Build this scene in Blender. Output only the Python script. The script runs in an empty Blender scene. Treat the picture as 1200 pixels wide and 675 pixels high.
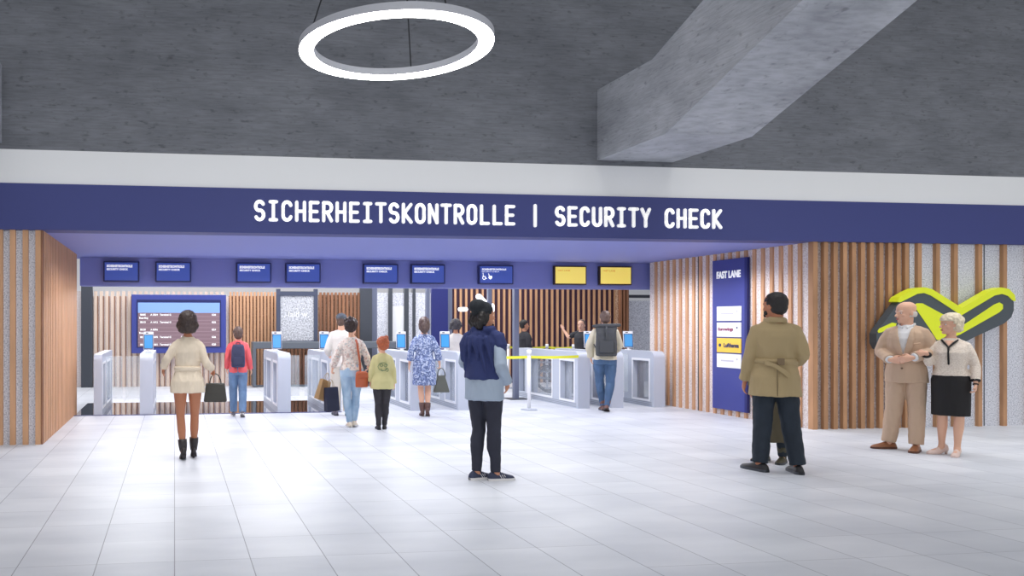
import bpy, bmesh, math, random
from mathutils import Vector, Matrix, noise, Euler
random.seed(7)
V = Vector
SC = bpy.context.scene
COL = SC.collection
# ---------------------------------------------------------------- camera geometry (taken for a 1200x675 frame)
F, PX, HZ, CAMZ = 900.0, 319.0, 379.5, 1.57
T = math.radians(7.25); CT, ST = math.cos(T), math.sin(T)
def depth_floor(v): return F*CAMZ/(v-HZ)
def theta(u): return math.atan((u-PX)/F)+T
def floor_pt(u, v):
    zc = depth_floor(v); xc = (u-PX)/F*zc
    return V((zc*ST+xc*CT, zc*CT-xc*ST, 0))
def at_y(u, v, Y):
    a = (u-PX)/F; zc = Y/(CT-a*ST)
    return V((zc*(ST+a*CT), Y, CAMZ+(HZ-v)*zc/F))
def at_x(u, v, X):
    a = (u-PX)/F; zc = X/(ST+a*CT)
    return V((X, zc*(CT-a*ST), CAMZ+(HZ-v)*zc/F))
# ---------------------------------------------------------------- materials
def mat(name, col, rough=.6, metal=0, emit=None, es=1, spec=.5, bump=None, var=None, alpha=None, trans=0):
    m = bpy.data.materials.new(name); m.use_nodes = True
    nt = m.node_tree; b = nt.nodes['Principled BSDF']
    b.inputs['Base Color'].default_value = (*col, 1); b.inputs['Roughness'].default_value = rough
    b.inputs['Metallic'].default_value = metal; b.inputs['Specular IOR Level'].default_value = spec
    if emit: b.inputs['Emission Color'].default_value = (*emit, 1); b.inputs['Emission Strength'].default_value = es
    if trans: b.inputs['Transmission Weight'].default_value = trans
    if alpha is not None: b.inputs['Alpha'].default_value = alpha
    tc = nt.nodes.new('ShaderNodeTexCoord')
    if var:   # (scale vec, amount) gentle tone variation
        mp = nt.nodes.new('ShaderNodeMapping'); mp.inputs['Scale'].default_value = var[0]
        n = nt.nodes.new('ShaderNodeTexNoise'); n.inputs['Scale'].default_value = 1; n.inputs['Detail'].default_value = 6
        nt.links.new(tc.outputs['Object'], mp.inputs[0]); nt.links.new(mp.outputs[0], n.inputs['Vector'])
        r = nt.nodes.new('ShaderNodeValToRGB'); a = var[1]
        r.color_ramp.elements[0].position = .3; r.color_ramp.elements[1].position = .7
        r.color_ramp.elements[0].color = (*[c*(1-a) for c in col], 1)
        hi = var[2] if len(var) > 2 else [min(1, c*(1+a)) for c in col]
        r.color_ramp.elements[1].color = (*hi, 1)
        nt.links.new(n.outputs['Fac'], r.inputs[0]); nt.links.new(r.outputs[0], b.inputs['Base Color'])
    if bump:  # (scale, strength)
        n2 = nt.nodes.new('ShaderNodeTexNoise'); n2.inputs['Scale'].default_value = bump[0]; n2.inputs['Detail'].default_value = 4
        nt.links.new(tc.outputs['Object'], n2.inputs['Vector'])
        bp = nt.nodes.new('ShaderNodeBump'); bp.inputs['Strength'].default_value = bump[1]; bp.inputs['Distance'].default_value = .01
        nt.links.new(n2.outputs['Fac'], bp.inputs['Height']); nt.links.new(bp.outputs[0], b.inputs['Normal'])
    return m
def s2l(r, g, b):
    f = lambda c: (c/255/12.92) if c/255 <= .04045 else ((c/255+.055)/1.055)**2.4
    return (f(r), f(g), f(b))
def pattern_mat(name, cols, scale, rough=.8, kind='noise', poss=None):
    m = bpy.data.materials.new(name); m.use_nodes = True; nt = m.node_tree; b = nt.nodes['Principled BSDF']
    b.inputs['Roughness'].default_value = rough
    tc = nt.nodes.new('ShaderNodeTexCoord')
    mp = nt.nodes.new('ShaderNodeMapping'); mp.inputs['Scale'].default_value = scale if isinstance(scale, tuple) else (scale,)*3
    nt.links.new(tc.outputs['Object'], mp.inputs[0])
    if kind == 'noise':
        n = nt.nodes.new('ShaderNodeTexNoise'); n.inputs['Detail'].default_value = 2; n.inputs['Scale'].default_value = 1; out = n.outputs['Fac']
    else:
        n = nt.nodes.new('ShaderNodeTexVoronoi'); n.inputs['Scale'].default_value = 1
        sep = nt.nodes.new('ShaderNodeSeparateColor'); nt.links.new(n.outputs['Color'], sep.inputs[0]); out = sep.outputs[0]
    nt.links.new(mp.outputs[0], n.inputs['Vector'])
    r = nt.nodes.new('ShaderNodeValToRGB'); cr = r.color_ramp
    cr.interpolation = 'LINEAR' if kind == 'noise' else 'CONSTANT'
    k = len(cols)
    if poss is None: poss = [.32+.36*i/(k-1) for i in range(k)] if kind == 'noise' else [i/k for i in range(k)]
    cr.elements[0].position = poss[0]; cr.elements[0].color = (*cols[0], 1)
    cr.elements[1].position = poss[1]; cr.elements[1].color = (*cols[1], 1)
    for p, c in list(zip(poss, cols))[2:]:
        e = cr.elements.new(p); e.color = (*c, 1)
    nt.links.new(out, r.inputs[0]); nt.links.new(r.outputs[0], b.inputs['Base Color'])
    return m
# ---------------------------------------------------------------- objects
def tag(o, label=None, cat=None, group=None, kind=None):
    if label: o['label'] = label
    if cat: o['category'] = cat
    if group: o['group'] = group
    if kind: o['kind'] = kind
    return o
def empty(name, loc=(0,0,0), rz=0, scale=1):
    o = bpy.data.objects.new(name, None); COL.objects.link(o); o.location = loc; o.rotation_euler = (0,0,rz); o.scale = (scale,)*3
    o.empty_display_size = .1
    return o
def link(name, bm, m, parent=None, smooth=False, loc=None, rz=0):
    me = bpy.data.meshes.new(name); bmesh.ops.recalc_face_normals(bm, faces=bm.faces[:]); bm.to_mesh(me); bm.free()
    ms = m if isinstance(m, (list, tuple)) else [m]
    for x in ms: me.materials.append(x)
    if smooth: me.shade_smooth()
    o = bpy.data.objects.new(name, me); COL.objects.link(o)
    if parent: o.parent = parent
    if loc is not None: o.location = loc; o.rotation_euler = (0,0,rz)
    return o
def copy_tree(o, parent=None):
    c = o.copy(); COL.objects.link(c)
    if parent: c.parent = parent
    for ch in list(o.children): copy_tree(ch, c)
    return c
def box(bm, lo, hi, mi=0, bev=0, M=None):
    lo, hi = V(lo), V(hi)
    t = bmesh.new(); bmesh.ops.create_cube(t, size=1)
    for v in t.verts: v.co = V(((v.co.x+.5)*(hi.x-lo.x)+lo.x, (v.co.y+.5)*(hi.y-lo.y)+lo.y, (v.co.z+.5)*(hi.z-lo.z)+lo.z))
    if bev: bmesh.ops.bevel(t, geom=t.edges[:], offset=bev, segments=2, affect='EDGES', profile=.5)
    if M:
        for v in t.verts: v.co = M @ v.co
    merge(bm, t, mi); return bm
def merge(bm, t, mi=0):
    mp = {v: bm.verts.new(v.co) for v in t.verts}
    for f in t.faces:
        try:
            nf = bm.faces.new([mp[v] for v in f.verts]); nf.material_index = mi; nf.smooth = f.smooth
        except ValueError: pass
    t.free()
def prism(bm, pts, ext, mi=0):
    """pts: planar loop of Vectors, ext: extrusion vector"""
    a = [bm.verts.new(p) for p in pts]; b = [bm.verts.new(p+ext) for p in pts]; n = len(pts)
    for f in (a, b[::-1]):
        ff = bm.faces.new(f); ff.material_index = mi
        if n > 4: bmesh.ops.triangulate(bm, faces=[ff])
    for i in range(n):
        f = bm.faces.new([a[i], b[i], b[(i+1)%n], a[(i+1)%n]]); f.material_index = mi
def loft(bm, secs, n=18, mi=0, cap=True, fn=None):
    rings = []
    for c, u, w in secs:
        c, u, w = V(c), V(u), V(w)
        rings.append([bm.verts.new(c+u*math.cos(2*math.pi*i/n)+w*math.sin(2*math.pi*i/n)) for i in range(n)])
    for a, b in zip(rings, rings[1:]):
        for i in range(n):
            f = bm.faces.new([a[i], a[(i+1)%n], b[(i+1)%n], b[i]]); f.material_index = mi; f.smooth = True
    if cap:
        for r, (c, u, w) in ((rings[0], secs[0]), (rings[-1], secs[-1])):
            cv = bm.verts.new(V(c))
            for i in range(n):
                f = bm.faces.new([r[i], r[(i+1)%n], cv]); f.material_index = mi
def limb(bm, pts, rad, n=14, mi=0, rounded=True, flat=None):
    """tapered tube through pts; rad floats or (r1,r2) with r2 along 'flat' direction"""
    pts = [V(p) for p in pts]; rad = [r if isinstance(r, tuple) else (r, r) for r in rad]
    dirs = []
    for i in range(len(pts)):
        a = pts[max(i-1, 0)]; b = pts[min(i+1, len(pts)-1)]
        if 0 < i < len(pts)-1: d = (pts[i]-pts[i-1]).normalized()+(pts[i+1]-pts[i]).normalized()
        else: d = b-a
        dirs.append(d.normalized() if d.length > 1e-6 else V((0,0,1)))
    ref = V(flat) if flat else (V((0,1,0)) if abs(dirs[0].y) < .8 else V((1,0,0)))
    P, R, D = list(pts), list(rad), list(dirs)
    if rounded:
        d0, r0 = dirs[0], rad[0]; m0 = min(r0)
        P = [pts[0]-d0*m0*.85, pts[0]-d0*m0*.5]+P; R = [(r0[0]*.4, r0[1]*.4), (r0[0]*.8, r0[1]*.8)]+R; D = [d0, d0]+D
        d1, r1 = dirs[-1], rad[-1]; m1 = min(r1)
        P += [pts[-1]+d1*m1*.5, pts[-1]+d1*m1*.85]; R += [(r1[0]*.8, r1[1]*.8), (r1[0]*.4, r1[1]*.4)]; D += [d1, d1]
    secs = []
    for p, r, d in zip(P, R, D):
        w = ref - d*ref.dot(d)
        if w.length < 1e-3: w = d.orthogonal()
        w.normalize(); u = w.cross(d).normalized()
        secs.append((p, u*r[0], w*r[1]))
    loft(bm, secs, n, mi)
def ball(bm, c, r, n=16, mi=0, M=None):
    r = r if isinstance(r, (tuple, Vector)) else (r, r, r)
    t = bmesh.new(); bmesh.ops.create_uvsphere(t, u_segments=n, v_segments=max(8, n*2//3), radius=1)
    for v in t.verts:
        p = V((v.co.x*r[0], v.co.y*r[1], v.co.z*r[2]))
        if M: p = M @ p
        v.co = p+V(c)
    for f in t.faces: f.smooth = True
    merge(bm, t, mi)
def cyl(bm, a, b, r, n=20, mi=0, r2=None):
    a, b = V(a), V(b); d = (b-a).normalized(); u = d.orthogonal().normalized(); w = d.cross(u)
    r2 = r if r2 is None else r2
    A = [bm.verts.new(a+(u*math.cos(2*math.pi*i/n)+w*math.sin(2*math.pi*i/n))*r) for i in range(n)]
    B = [bm.verts.new(b+(u*math.cos(2*math.pi*i/n)+w*math.sin(2*math.pi*i/n))*r2) for i in range(n)]
    bm.faces.new(A).material_index = mi; bm.faces.new(B[::-1]).material_index = mi
    for i in range(n):
        f = bm.faces.new([A[i], A[(i+1)%n], B[(i+1)%n], B[i]]); f.material_index = mi; f.smooth = True
def fuse(name, bm, m, parent, voxel=.008, smooth=4, wr=0, wf=14, wz=.35, seed=0, cut=None, dec=None):
    """make one continuous skin out of overlapping closed volumes"""
    bmesh.ops.recalc_face_normals(bm, faces=bm.faces[:])
    me = bpy.data.meshes.new('t'); bm.to_mesh(me); bm.free()
    o = bpy.data.objects.new('t', me); COL.objects.link(o)
    r = o.modifiers.new('r', 'REMESH'); r.mode = 'VOXEL'; r.voxel_size = voxel; r.use_smooth_shade = True
    if smooth:
        s = o.modifiers.new('s', 'SMOOTH'); s.iterations = smooth; s.factor = .5
    dg = bpy.context.evaluated_depsgraph_get(); ev = o.evaluated_get(dg)
    me2 = bpy.data.meshes.new_from_object(ev); bpy.data.objects.remove(o); bpy.data.meshes.remove(me)
    me2.name = name
    if wr:
        ns = [v.normal.copy() for v in me2.vertices]
        for v, nn in zip(me2.vertices, ns):
            q = V((v.co.x*wf, v.co.y*wf, v.co.z*wf*wz))+V((seed*3.7, seed, 0))
            v.co += nn*(wr*noise.noise(q)+wr*.5*noise.noise(q*2.3))
    b2 = bmesh.new(); b2.from_mesh(me2)
    if cut:
        for co, no in cut:
            bmesh.ops.bisect_plane(b2, geom=b2.verts[:]+b2.edges[:]+b2.faces[:], plane_co=V(co), plane_no=V(no), clear_outer=True)
    b2.to_mesh(me2); b2.free()
    me2.materials.clear()
    for x in (m if isinstance(m, (list, tuple)) else [m]): me2.materials.append(x)
    me2.shade_smooth()
    ob = bpy.data.objects.new(name, me2); COL.objects.link(ob)
    if parent: ob.parent = parent
    return ob
def text_mesh(s, size, depth=.002, font_bold=.0, spacing=1.0):
    cu = bpy.data.curves.new('txt', 'FONT'); cu.body = s; cu.size = size; cu.extrude = depth; cu.offset = font_bold; cu.space_character = spacing
    cu.align_x = 'LEFT'; cu.resolution_u = 3
    o = bpy.data.objects.new('txt', cu); COL.objects.link(o)
    dg = bpy.context.evaluated_depsgraph_get()
    me = bpy.data.meshes.new_from_object(o.evaluated_get(dg)); bpy.data.objects.remove(o)
    return me
def put_text(name, s, m, parent, org, right, up, width=None, size=.05, depth=.002, bold=0., height=None):
    """text starting at org (lower left), running along 'right'"""
    me = text_mesh(s, size, depth, bold)
    xs = [v.co.x for v in me.vertices]; ys = [v.co.y for v in me.vertices]
    x0, x1, y0, y1 = min(xs), max(xs), min(ys), max(ys)
    sx = (width/(x1-x0)) if width else 1; sy = (height/(y1-y0)) if height else sx
    R, U = V(right).normalized(), V(up).normalized(); N = R.cross(U)
    for v in me.vertices:
        v.co = V(org)+R*((v.co.x-x0)*sx)+U*((v.co.y-y0)*sy)+N*(v.co.z+depth)
    me.materials.clear(); me.materials.append(m)
    o = bpy.data.objects.new(name, me); COL.objects.link(o)
    if parent: o.parent = parent; o.matrix_parent_inverse = Matrix()
    return o
# ================================================================= shared materials
WOOD = mat('oak_slat', s2l(186,140,102), .55, var=((6,6,1.2), .22))
WOOD2 = mat('brown_slat', s2l(150,104,76), .55, var=((6,6,1.5), .22))
WOODP = mat('pale_slat', s2l(222,200,182), .6, var=((6,6,1.5), .1))
WOODO = mat('orange_slat', s2l(208,160,122), .55, var=((6,6,1.5), .12))
STONE = pattern_mat('speckled_stone', [s2l(172,174,184), s2l(206,208,218), s2l(226,228,236), s2l(240,240,246)], 55, .8, 'noise')
STONEP = pattern_mat('pale_speckled_stone', [s2l(200,180,172), s2l(232,220,216), s2l(246,240,238)], 60, .8, 'noise')
STONE_SHADE = pattern_mat('shaded_speckled_stone', [s2l(128,112,108), s2l(160,146,142), s2l(190,178,174)], 60, .8, 'noise')  # darkened stone, shade between the front slats put into the colour
STONEB = pattern_mat('brown_speckled_panel', [s2l(120,84,62), s2l(165,130,104), s2l(205,180,160)], 40, .8, 'noise')
DARK = mat('dark_slate', s2l(66,70,78), .5)
PURPLE = mat('dark_plum_panel', s2l(58,34,52), .5)
BLUE = mat('navy_paint', s2l(58,66,128), .55)
BLUED = mat('deep_navy', s2l(36,42,110), .5)
BLUE_LIT = mat('navy_bounce_lit', s2l(130,137,200), .6)  # fascia navy lightened: bounce light from the floor put into the colour
WHITE = mat('white_paint', (.88,.89,.90), .5)
STEEL = mat('brushed_steel', s2l(150,155,168), .35, metal=.6)
GREYP = mat('grey_powder_coat', s2l(112,118,140), .4)
GLASS = mat('clear_glass', (.42,.46,.52), .05, alpha=.30)
GLASSC = mat('flap_glass', (.85,.92,.95), .05, alpha=.18)
LETTER = mat('white_backlit_letter', (.95,.95,.95), .5, emit=(1,1,1), es=.35)

def concrete(name, dark, light, bs=.25):
    m = bpy.data.materials.new(name); m.use_nodes = True; nt = m.node_tree; b = nt.nodes['Principled BSDF']; b.inputs['Roughness'].default_value = .85
    tc = nt.nodes.new('ShaderNodeTexCoord'); mp = nt.nodes.new('ShaderNodeMapping'); mp.inputs['Scale'].default_value = (1, 1, 2.4)
    nt.links.new(tc.outputs['Object'], mp.inputs[0])
    n1 = nt.nodes.new('ShaderNodeTexNoise'); n1.inputs['Scale'].default_value = 1.1; n1.inputs['Detail'].default_value = 8; n1.inputs['Roughness'].default_value = .62
    n2 = nt.nodes.new('ShaderNodeTexNoise'); n2.inputs['Scale'].default_value = 9; n2.inputs['Detail'].default_value = 5
    mp3 = nt.nodes.new('ShaderNodeMapping'); mp3.inputs['Scale'].default_value = (5, 5, 60)
    nt.links.new(tc.outputs['Object'], mp3.inputs[0])
    n3 = nt.nodes.new('ShaderNodeTexNoise'); n3.inputs['Scale'].default_value = 1; n3.inputs['Detail'].default_value = 3
    nt.links.new(mp.outputs[0], n1.inputs['Vector']); nt.links.new(mp.outputs[0], n2.inputs['Vector']); nt.links.new(mp3.outputs[0], n3.inputs['Vector'])
    r = nt.nodes.new('ShaderNodeValToRGB'); r.color_ramp.elements[0].position = .3; r.color_ramp.elements[1].position = .72
    r.color_ramp.elements[0].color = (*dark, 1); r.color_ramp.elements[1].color = (*light, 1)
    nt.links.new(n1.outputs['Fac'], r.inputs[0])
    r2 = nt.nodes.new('ShaderNodeValToRGB'); r2.color_ramp.elements[0].position = .27; r2.color_ramp.elements[1].position = .40
    r2.color_ramp.elements[0].color = (.66,.66,.66,1); r2.color_ramp.elements[1].color = (1,1,1,1)
    nt.links.new(n2.outputs['Fac'], r2.inputs[0])
    r3 = nt.nodes.new('ShaderNodeValToRGB'); r3.color_ramp.elements[0].position = .3; r3.color_ramp.elements[1].position = .6
    r3.color_ramp.elements[0].color = (.86,.86,.86,1); r3.color_ramp.elements[1].color = (1.06,1.06,1.06,1)
    nt.links.new(n3.outputs['Fac'], r3.inputs[0])
    x = nt.nodes.new('ShaderNodeMix'); x.data_type = 'RGBA'; x.blend_type = 'MULTIPLY'; x.inputs['Factor'].default_value = 1
    nt.links.new(r.outputs[0], x.inputs[6]); nt.links.new(r2.outputs[0], x.inputs[7])
    y = nt.nodes.new('ShaderNodeMix'); y.data_type = 'RGBA'; y.blend_type = 'MULTIPLY'; y.inputs['Factor'].default_value = 1
    nt.links.new(x.outputs[2], y.inputs[6]); nt.links.new(r3.outputs[0], y.inputs[7]); nt.links.new(y.outputs[2], b.inputs['Base Color'])
    bp = nt.nodes.new('ShaderNodeBump'); bp.inputs['Strength'].default_value = bs; bp.inputs['Distance'].default_value = .01
    nt.links.new(n2.outputs['Fac'], bp.inputs['Height']); nt.links.new(bp.outputs[0], b.inputs['Normal'])
    return m
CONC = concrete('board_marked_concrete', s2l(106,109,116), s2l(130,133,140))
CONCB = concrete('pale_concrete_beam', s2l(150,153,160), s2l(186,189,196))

def tile_mat():
    m = bpy.data.materials.new('pale_stone_floor_tile'); m.use_nodes = True; nt = m.node_tree; b = nt.nodes['Principled BSDF']
    L = nt.links.new; N = nt.nodes.new
    b.inputs['Roughness'].default_value = .42; b.inputs['Specular IOR Level'].default_value = .35
    tc = N('ShaderNodeTexCoord'); sp = N('ShaderNodeSeparateXYZ'); L(tc.outputs['Object'], sp.inputs[0])
    def mth(op, a, c=None, d=None):
        x = N('ShaderNodeMath'); x.operation = op
        for i, q in enumerate((a, c, d)):
            if q is None: continue
            if isinstance(q, (int, float)): x.inputs[i].default_value = q
            else: L(q, x.inputs[i])
        return x.outputs[0]
    P = .504
    def line(coord, off, hw):
        t = mth('DIVIDE', mth('SUBTRACT', coord, off), P)
        fr = mth('FRACT', t); dist = mth('MULTIPLY', mth('MINIMUM', fr, mth('SUBTRACT', 1.0, fr)), P)
        return t, mth('LESS_THAN', dist, hw)
    tx, lx = line(sp.outputs[0], .0, .0034)
    ty, ly = line(sp.outputs[1], .075, .0026)
    fx, fy = mth('FLOOR', tx), mth('FLOOR', mth('ADD', ty, .5))
    cb = N('ShaderNodeCombineXYZ'); L(mth('FLOOR', mth('DIVIDE', fx, 3.0)), cb.inputs[0]); L(fy, cb.inputs[1])
    wn = N('ShaderNodeTexWhiteNoise'); wn.noise_dimensions = '2D'; L(cb.outputs[0], wn.inputs['Vector'])
    keep = mth('GREATER_THAN', wn.outputs['Value'], .3)
    ly = mth('MULTIPLY', mth('MULTIPLY', ly, keep), .7)
    j = mth('MULTIPLY', mth('MAXIMUM', lx, ly), .8)
    mp = N('ShaderNodeMapping'); mp.inputs['Scale'].default_value = (.9, 2.2, 1); L(tc.outputs['Object'], mp.inputs[0])
    n = N('ShaderNodeTexNoise'); n.inputs['Scale'].default_value = 1.0; n.inputs['Detail'].default_value = 6; L(mp.outputs[0], n.inputs['Vector'])
    cb2 = N('ShaderNodeCombineXYZ'); L(fx, cb2.inputs[0]); L(mth('FLOOR', ty), cb2.inputs[1])
    wn2 = N('ShaderNodeTexWhiteNoise'); wn2.noise_dimensions = '2D'; L(cb2.outputs[0], wn2.inputs['Vector'])
    fac = mth('ADD', mth('MULTIPLY', n.outputs['Fac'], .8), mth('MULTIPLY', wn2.outputs['Value'], .16))
    r = N('ShaderNodeValToRGB'); r.color_ramp.elements[0].position = .3; r.color_ramp.elements[1].position = .72
    r.color_ramp.elements[0].color = (*s2l(194,198,207), 1); r.color_ramp.elements[1].color = (*s2l(219,222,229), 1)
    L(fac, r.inputs[0])
    x = N('ShaderNodeMix'); x.data_type = 'RGBA'; L(j, x.inputs['Factor']); L(r.outputs[0], x.inputs[6]); x.inputs[7].default_value = (*s2l(120,124,134), 1)
    L(x.outputs[2], b.inputs['Base Color'])
    return m
TILE = tile_mat()
YF, YB, XL, XR = 10.29, 14.4, -1.70, 9.40      # facade plane, gate band plane, passage walls
ZS, ZF, ZW = 2.79, 3.39, 3.83
HB = 19.5                                       # back wall of the hall behind the gates
# floor
bm = bmesh.new(); box(bm, (-14,-4,-.2), (26,27,0)); tag(link('floor', bm, TILE), kind='structure')
# facade
bm = bmesh.new(); box(bm, (-14, YF, ZW), (26, YF+.5, 8.2)); tag(link('wall_back', bm, CONC), kind='structure')
bm = bmesh.new(); box(bm, (-14, YF-.01, ZF), (26, YF+.49, ZW)); tag(link('trim_1', bm, WHITE), kind='structure')
bm = bmesh.new(); box(bm, (-14, YF-.03, ZS), (26, YF+.3, ZF)); tag(link('trim_2', bm, BLUE), kind='structure')
bm = bmesh.new(); box(bm, (-14, YF+.3, ZS), (26, YB+.35, ZS+.12)); tag(link('trim_9', bm, BLUE_LIT), kind='structure')
bm = bmesh.new(); box(bm, (XL-.02, YB, 2.27), (14, YB+.35, ZS-.001)); tag(link('trim_3', bm, BLUE_LIT), kind='structure')

def slats(bm, a, b, nrm, z0, z1, spots, width, depth, mi):
    """vertical battens along line a->b (xy), standing proud by depth along nrm"""
    a, b, nrm = V((*a, 0)), V((*b, 0)), V((*nrm, 0)); d = (b-a).normalized()
    for s in spots:
        p = a+d*(s-width/2)
        q = [p+V((0,0,z0)), p+d*width+V((0,0,z0)), p+d*width+nrm*depth+V((0,0,z0)), p+nrm*depth+V((0,0,z0))]
        prism(bm, q, V((0,0,z1-z0)), mi)
def panel(bm, a, b, nrm, z0, z1, th, mi):
    a, b, nrm = V((*a, z0)), V((*b, z0)), V((*nrm, 0))
    prism(bm, [a, b, b-nrm*th, a-nrm*th], V((0,0,z1-z0)), mi)
# left pier: front face (Y=YF) and inner side face (X=XL)
sd = .055
bm = bmesh.new()
panel(bm, (-14, YF+sd), (XL-.05, YF+sd), (0,-1), 0, ZS, .2, 1)
X0 = at_y(44.5, 400, YF).x
sp = [14+X0-.16*k for k in range(0, 70)]
slats(bm, (-14, YF+sd), (XL, YF+sd), (0,-1), 0, ZS, sp, .068, sd, 0)
xw = XL+.0
panel(bm, (xw-sd, YF+.06), (xw-sd, 13.75), (1,0), 0, ZS, .2, 2)
n = int((13.75-YF-.1)/.115)
slats(bm, (xw-sd, YF+.1), (xw-sd, 13.75), (1,0), 0, ZS, [.05+.115*i for i in range(n)], .07, sd, 0)
box(bm, (X0+.036, YF+.012, 0), (XL-.003, YF+.09, ZS), 2)
box(bm, (XL-.25, 13.752, 0), (XL, 13.8, ZS-.002), 0)
tag(link('wall_left', bm, [WOODO, STONE, WOOD2]), kind='structure')
# right pier
bm = bmesh.new()
fx = lambda u: at_y(u, 400, YF+.0).x
panel(bm, (XR+.045, YF+sd), (fx(1066), YF+sd), (0,-1), 0, ZS, .2, 3)
panel(bm, (fx(1066), YF+sd), (26, YF+sd), (0,-1), 0, ZS, .2, 1)
for u in (956, 968, 979.5, 990.5, 1001, 1011.5, 1022, 1033, 1043.5, 1053.5, 1063):
    slats(bm, (0, YF+sd), (30, YF+sd), (0,-1), 0, ZS, [fx(u)], .066, sd, 0)
for u in (1078, 1099.5, 1120.5, 1149, 1178, 1207, 1222, 1250):
    slats(bm, (0, YF+sd), (30, YF+sd), (0,-1), 0, ZS, [fx(u)], .066, sd, 0)
for u in (1069, 1157.5, 1235):
    box(bm, (fx(u)-.008, YF+sd-.004, 0), (fx(u)+.008, YF+sd+.01, ZS), 2)
panel(bm, (XR+.03, YF+.06), (XR+.03, YB-.12), (-1,0), 0, ZS, .2, 4)
n = int((YB-.1-YF-.25)/.185)
slats(bm, (XR+.03, YF+.12), (XR+.03, YB+1.2), (-1,0), 0, ZS, [.14+.185*i for i in range(n)], .06, .028, 5)
box(bm, (XR, YF+.0, 0), (fx(956)-.035, YF+.09, ZS), 0)
yy = at_x(819, 400, XR).y
box(bm, (XR+.015, yy-.05, 0), (XR+.04, yy+.05, ZS), 2)
tag(link('wall_right', bm, [WOOD, STONE, DARK, STONE_SHADE, STONEP, WOODO]), kind='structure')

# beams: level against the wall, then rising towards the hall
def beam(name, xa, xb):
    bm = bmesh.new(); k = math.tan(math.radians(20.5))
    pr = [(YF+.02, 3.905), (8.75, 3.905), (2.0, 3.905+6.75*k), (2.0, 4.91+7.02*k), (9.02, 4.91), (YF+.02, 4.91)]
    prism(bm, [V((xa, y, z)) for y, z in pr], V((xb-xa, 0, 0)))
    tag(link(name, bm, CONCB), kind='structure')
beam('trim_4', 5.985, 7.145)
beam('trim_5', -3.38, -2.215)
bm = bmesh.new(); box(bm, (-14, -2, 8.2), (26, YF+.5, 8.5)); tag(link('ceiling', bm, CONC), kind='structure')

# polished access plate and threshold in front of the left gates
MIRR = mat('polished_plate', s2l(225,226,230), .04, metal=1)
bm = bmesh.new(); box(bm, (XL, 13.44, 0), (2.95, 15.5, .004)); tag(link('trim_7', bm, MIRR), kind='structure')
bm = bmesh.new(); box(bm, (XL, 13.38, 0), (2.95, 13.44, .008)); tag(link('trim_8', bm, BLUED), kind='structure')

# ------------------------------------------------------- hall behind the gates
def seg(u0, u1, Y=HB): return at_y(u0, 400, Y).x, at_y(u1, 400, Y).x
ZT = 2.38
bm = bmesh.new()
def slab(u0, u1, z0, z1, mi, Y=HB, th=.12):
    a, b = seg(u0, u1, Y); box(bm, (a, Y, z0), (b, Y+th, z1), mi)
def run(u0, u1, pitch, w, depth, mi, z0=0, z1=ZT, Y=HB):
    a, b = seg(u0, u1, Y); k = int((b-a)/pitch)
    slats(bm, (a, Y), (b, Y), (0,-1), z0, z1, [pitch*(i+.5) for i in range(k)], w, depth, mi)
MH = [WOOD2, WOODP, WOODO, STONEP, STONEB, DARK, PURPLE, STONE, BLUED, GREYP, WHITE]
slab(60, 95, 0, ZT, 3); slab(95, 108.5, 0, 3.0, 5, HB-.15)
slab(108.5, 268, 0, ZT-.12, 3); run(109, 268, .137, .075, .07, 1)
a, b = seg(109, 268); 
slats(bm, (a, HB), (b, HB), (0,-1), 0, ZT-.12, [.137*(i+.5)+.05 for i in range(int((b-a)/.137))], .022, .03, 0)
box(bm, (a, HB+.12, ZT-.17), (b, HB+.16, ZT-.12), 0)
slab(268, 326, 0, ZT-.1, 4); run(268, 326, .088, .05, .07, 2)
slab(326, 373, 0, 1.18, 4); run(326, 373, .1, .05, .07, 0, 0, 1.16)
slab(373, 422, 0, ZT-.06, 4); run(373, 422, .1, .055, .07, 0)
slab(422, 436, 0, 3, 5, HB-.1)
slab(436, 442, 0, 3, 9); slab(442, 456, 0, ZT, 7); slab(456, 460, 0, 3, 5, HB-.1); slab(460, 474, 0, ZT-.35, 10); slab(460, 474, ZT-.35, ZT, 7)
slab(474, 479, 0, 3, 5, HB-.05); slab(479, 484, 0, ZT, 7); slab(484, 487, 0, 3, 5, HB-.05); slab(487, 500, 0, ZT, 7); slab(500, 506, 0, ZT, 10)
slab(506, 525, 0, 3, 8, HB-.1); slab(525, 530, 0, 3, 9)
slab(530.2, 724, 0, 3.0, 6); run(530, 724, .150, .055, .035, 2, 0, 3.0)
slab(724, 737, 0, 3.0, 4, HB-.3); run(724, 737, .09, .05, .09, 0, 0, 3.0, HB-.3)
slab(737, 810, 0, 2.2, 7); slab(737, 810, 2.28, 2.36, 5)
tag(link('wall_far', bm, MH), kind='structure')
bm = bmesh.new(); box(bm, (-14, 23, 0), (26, 23.2, 6)); tag(link('wall_rear', bm, WHITE), kind='structure')
bm = bmesh.new(); box(bm, (-6.5, YB+.4, 0), (-6.3, HB+.2, ZT)); tag(link('wall_side', bm, WHITE), kind='structure')
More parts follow.
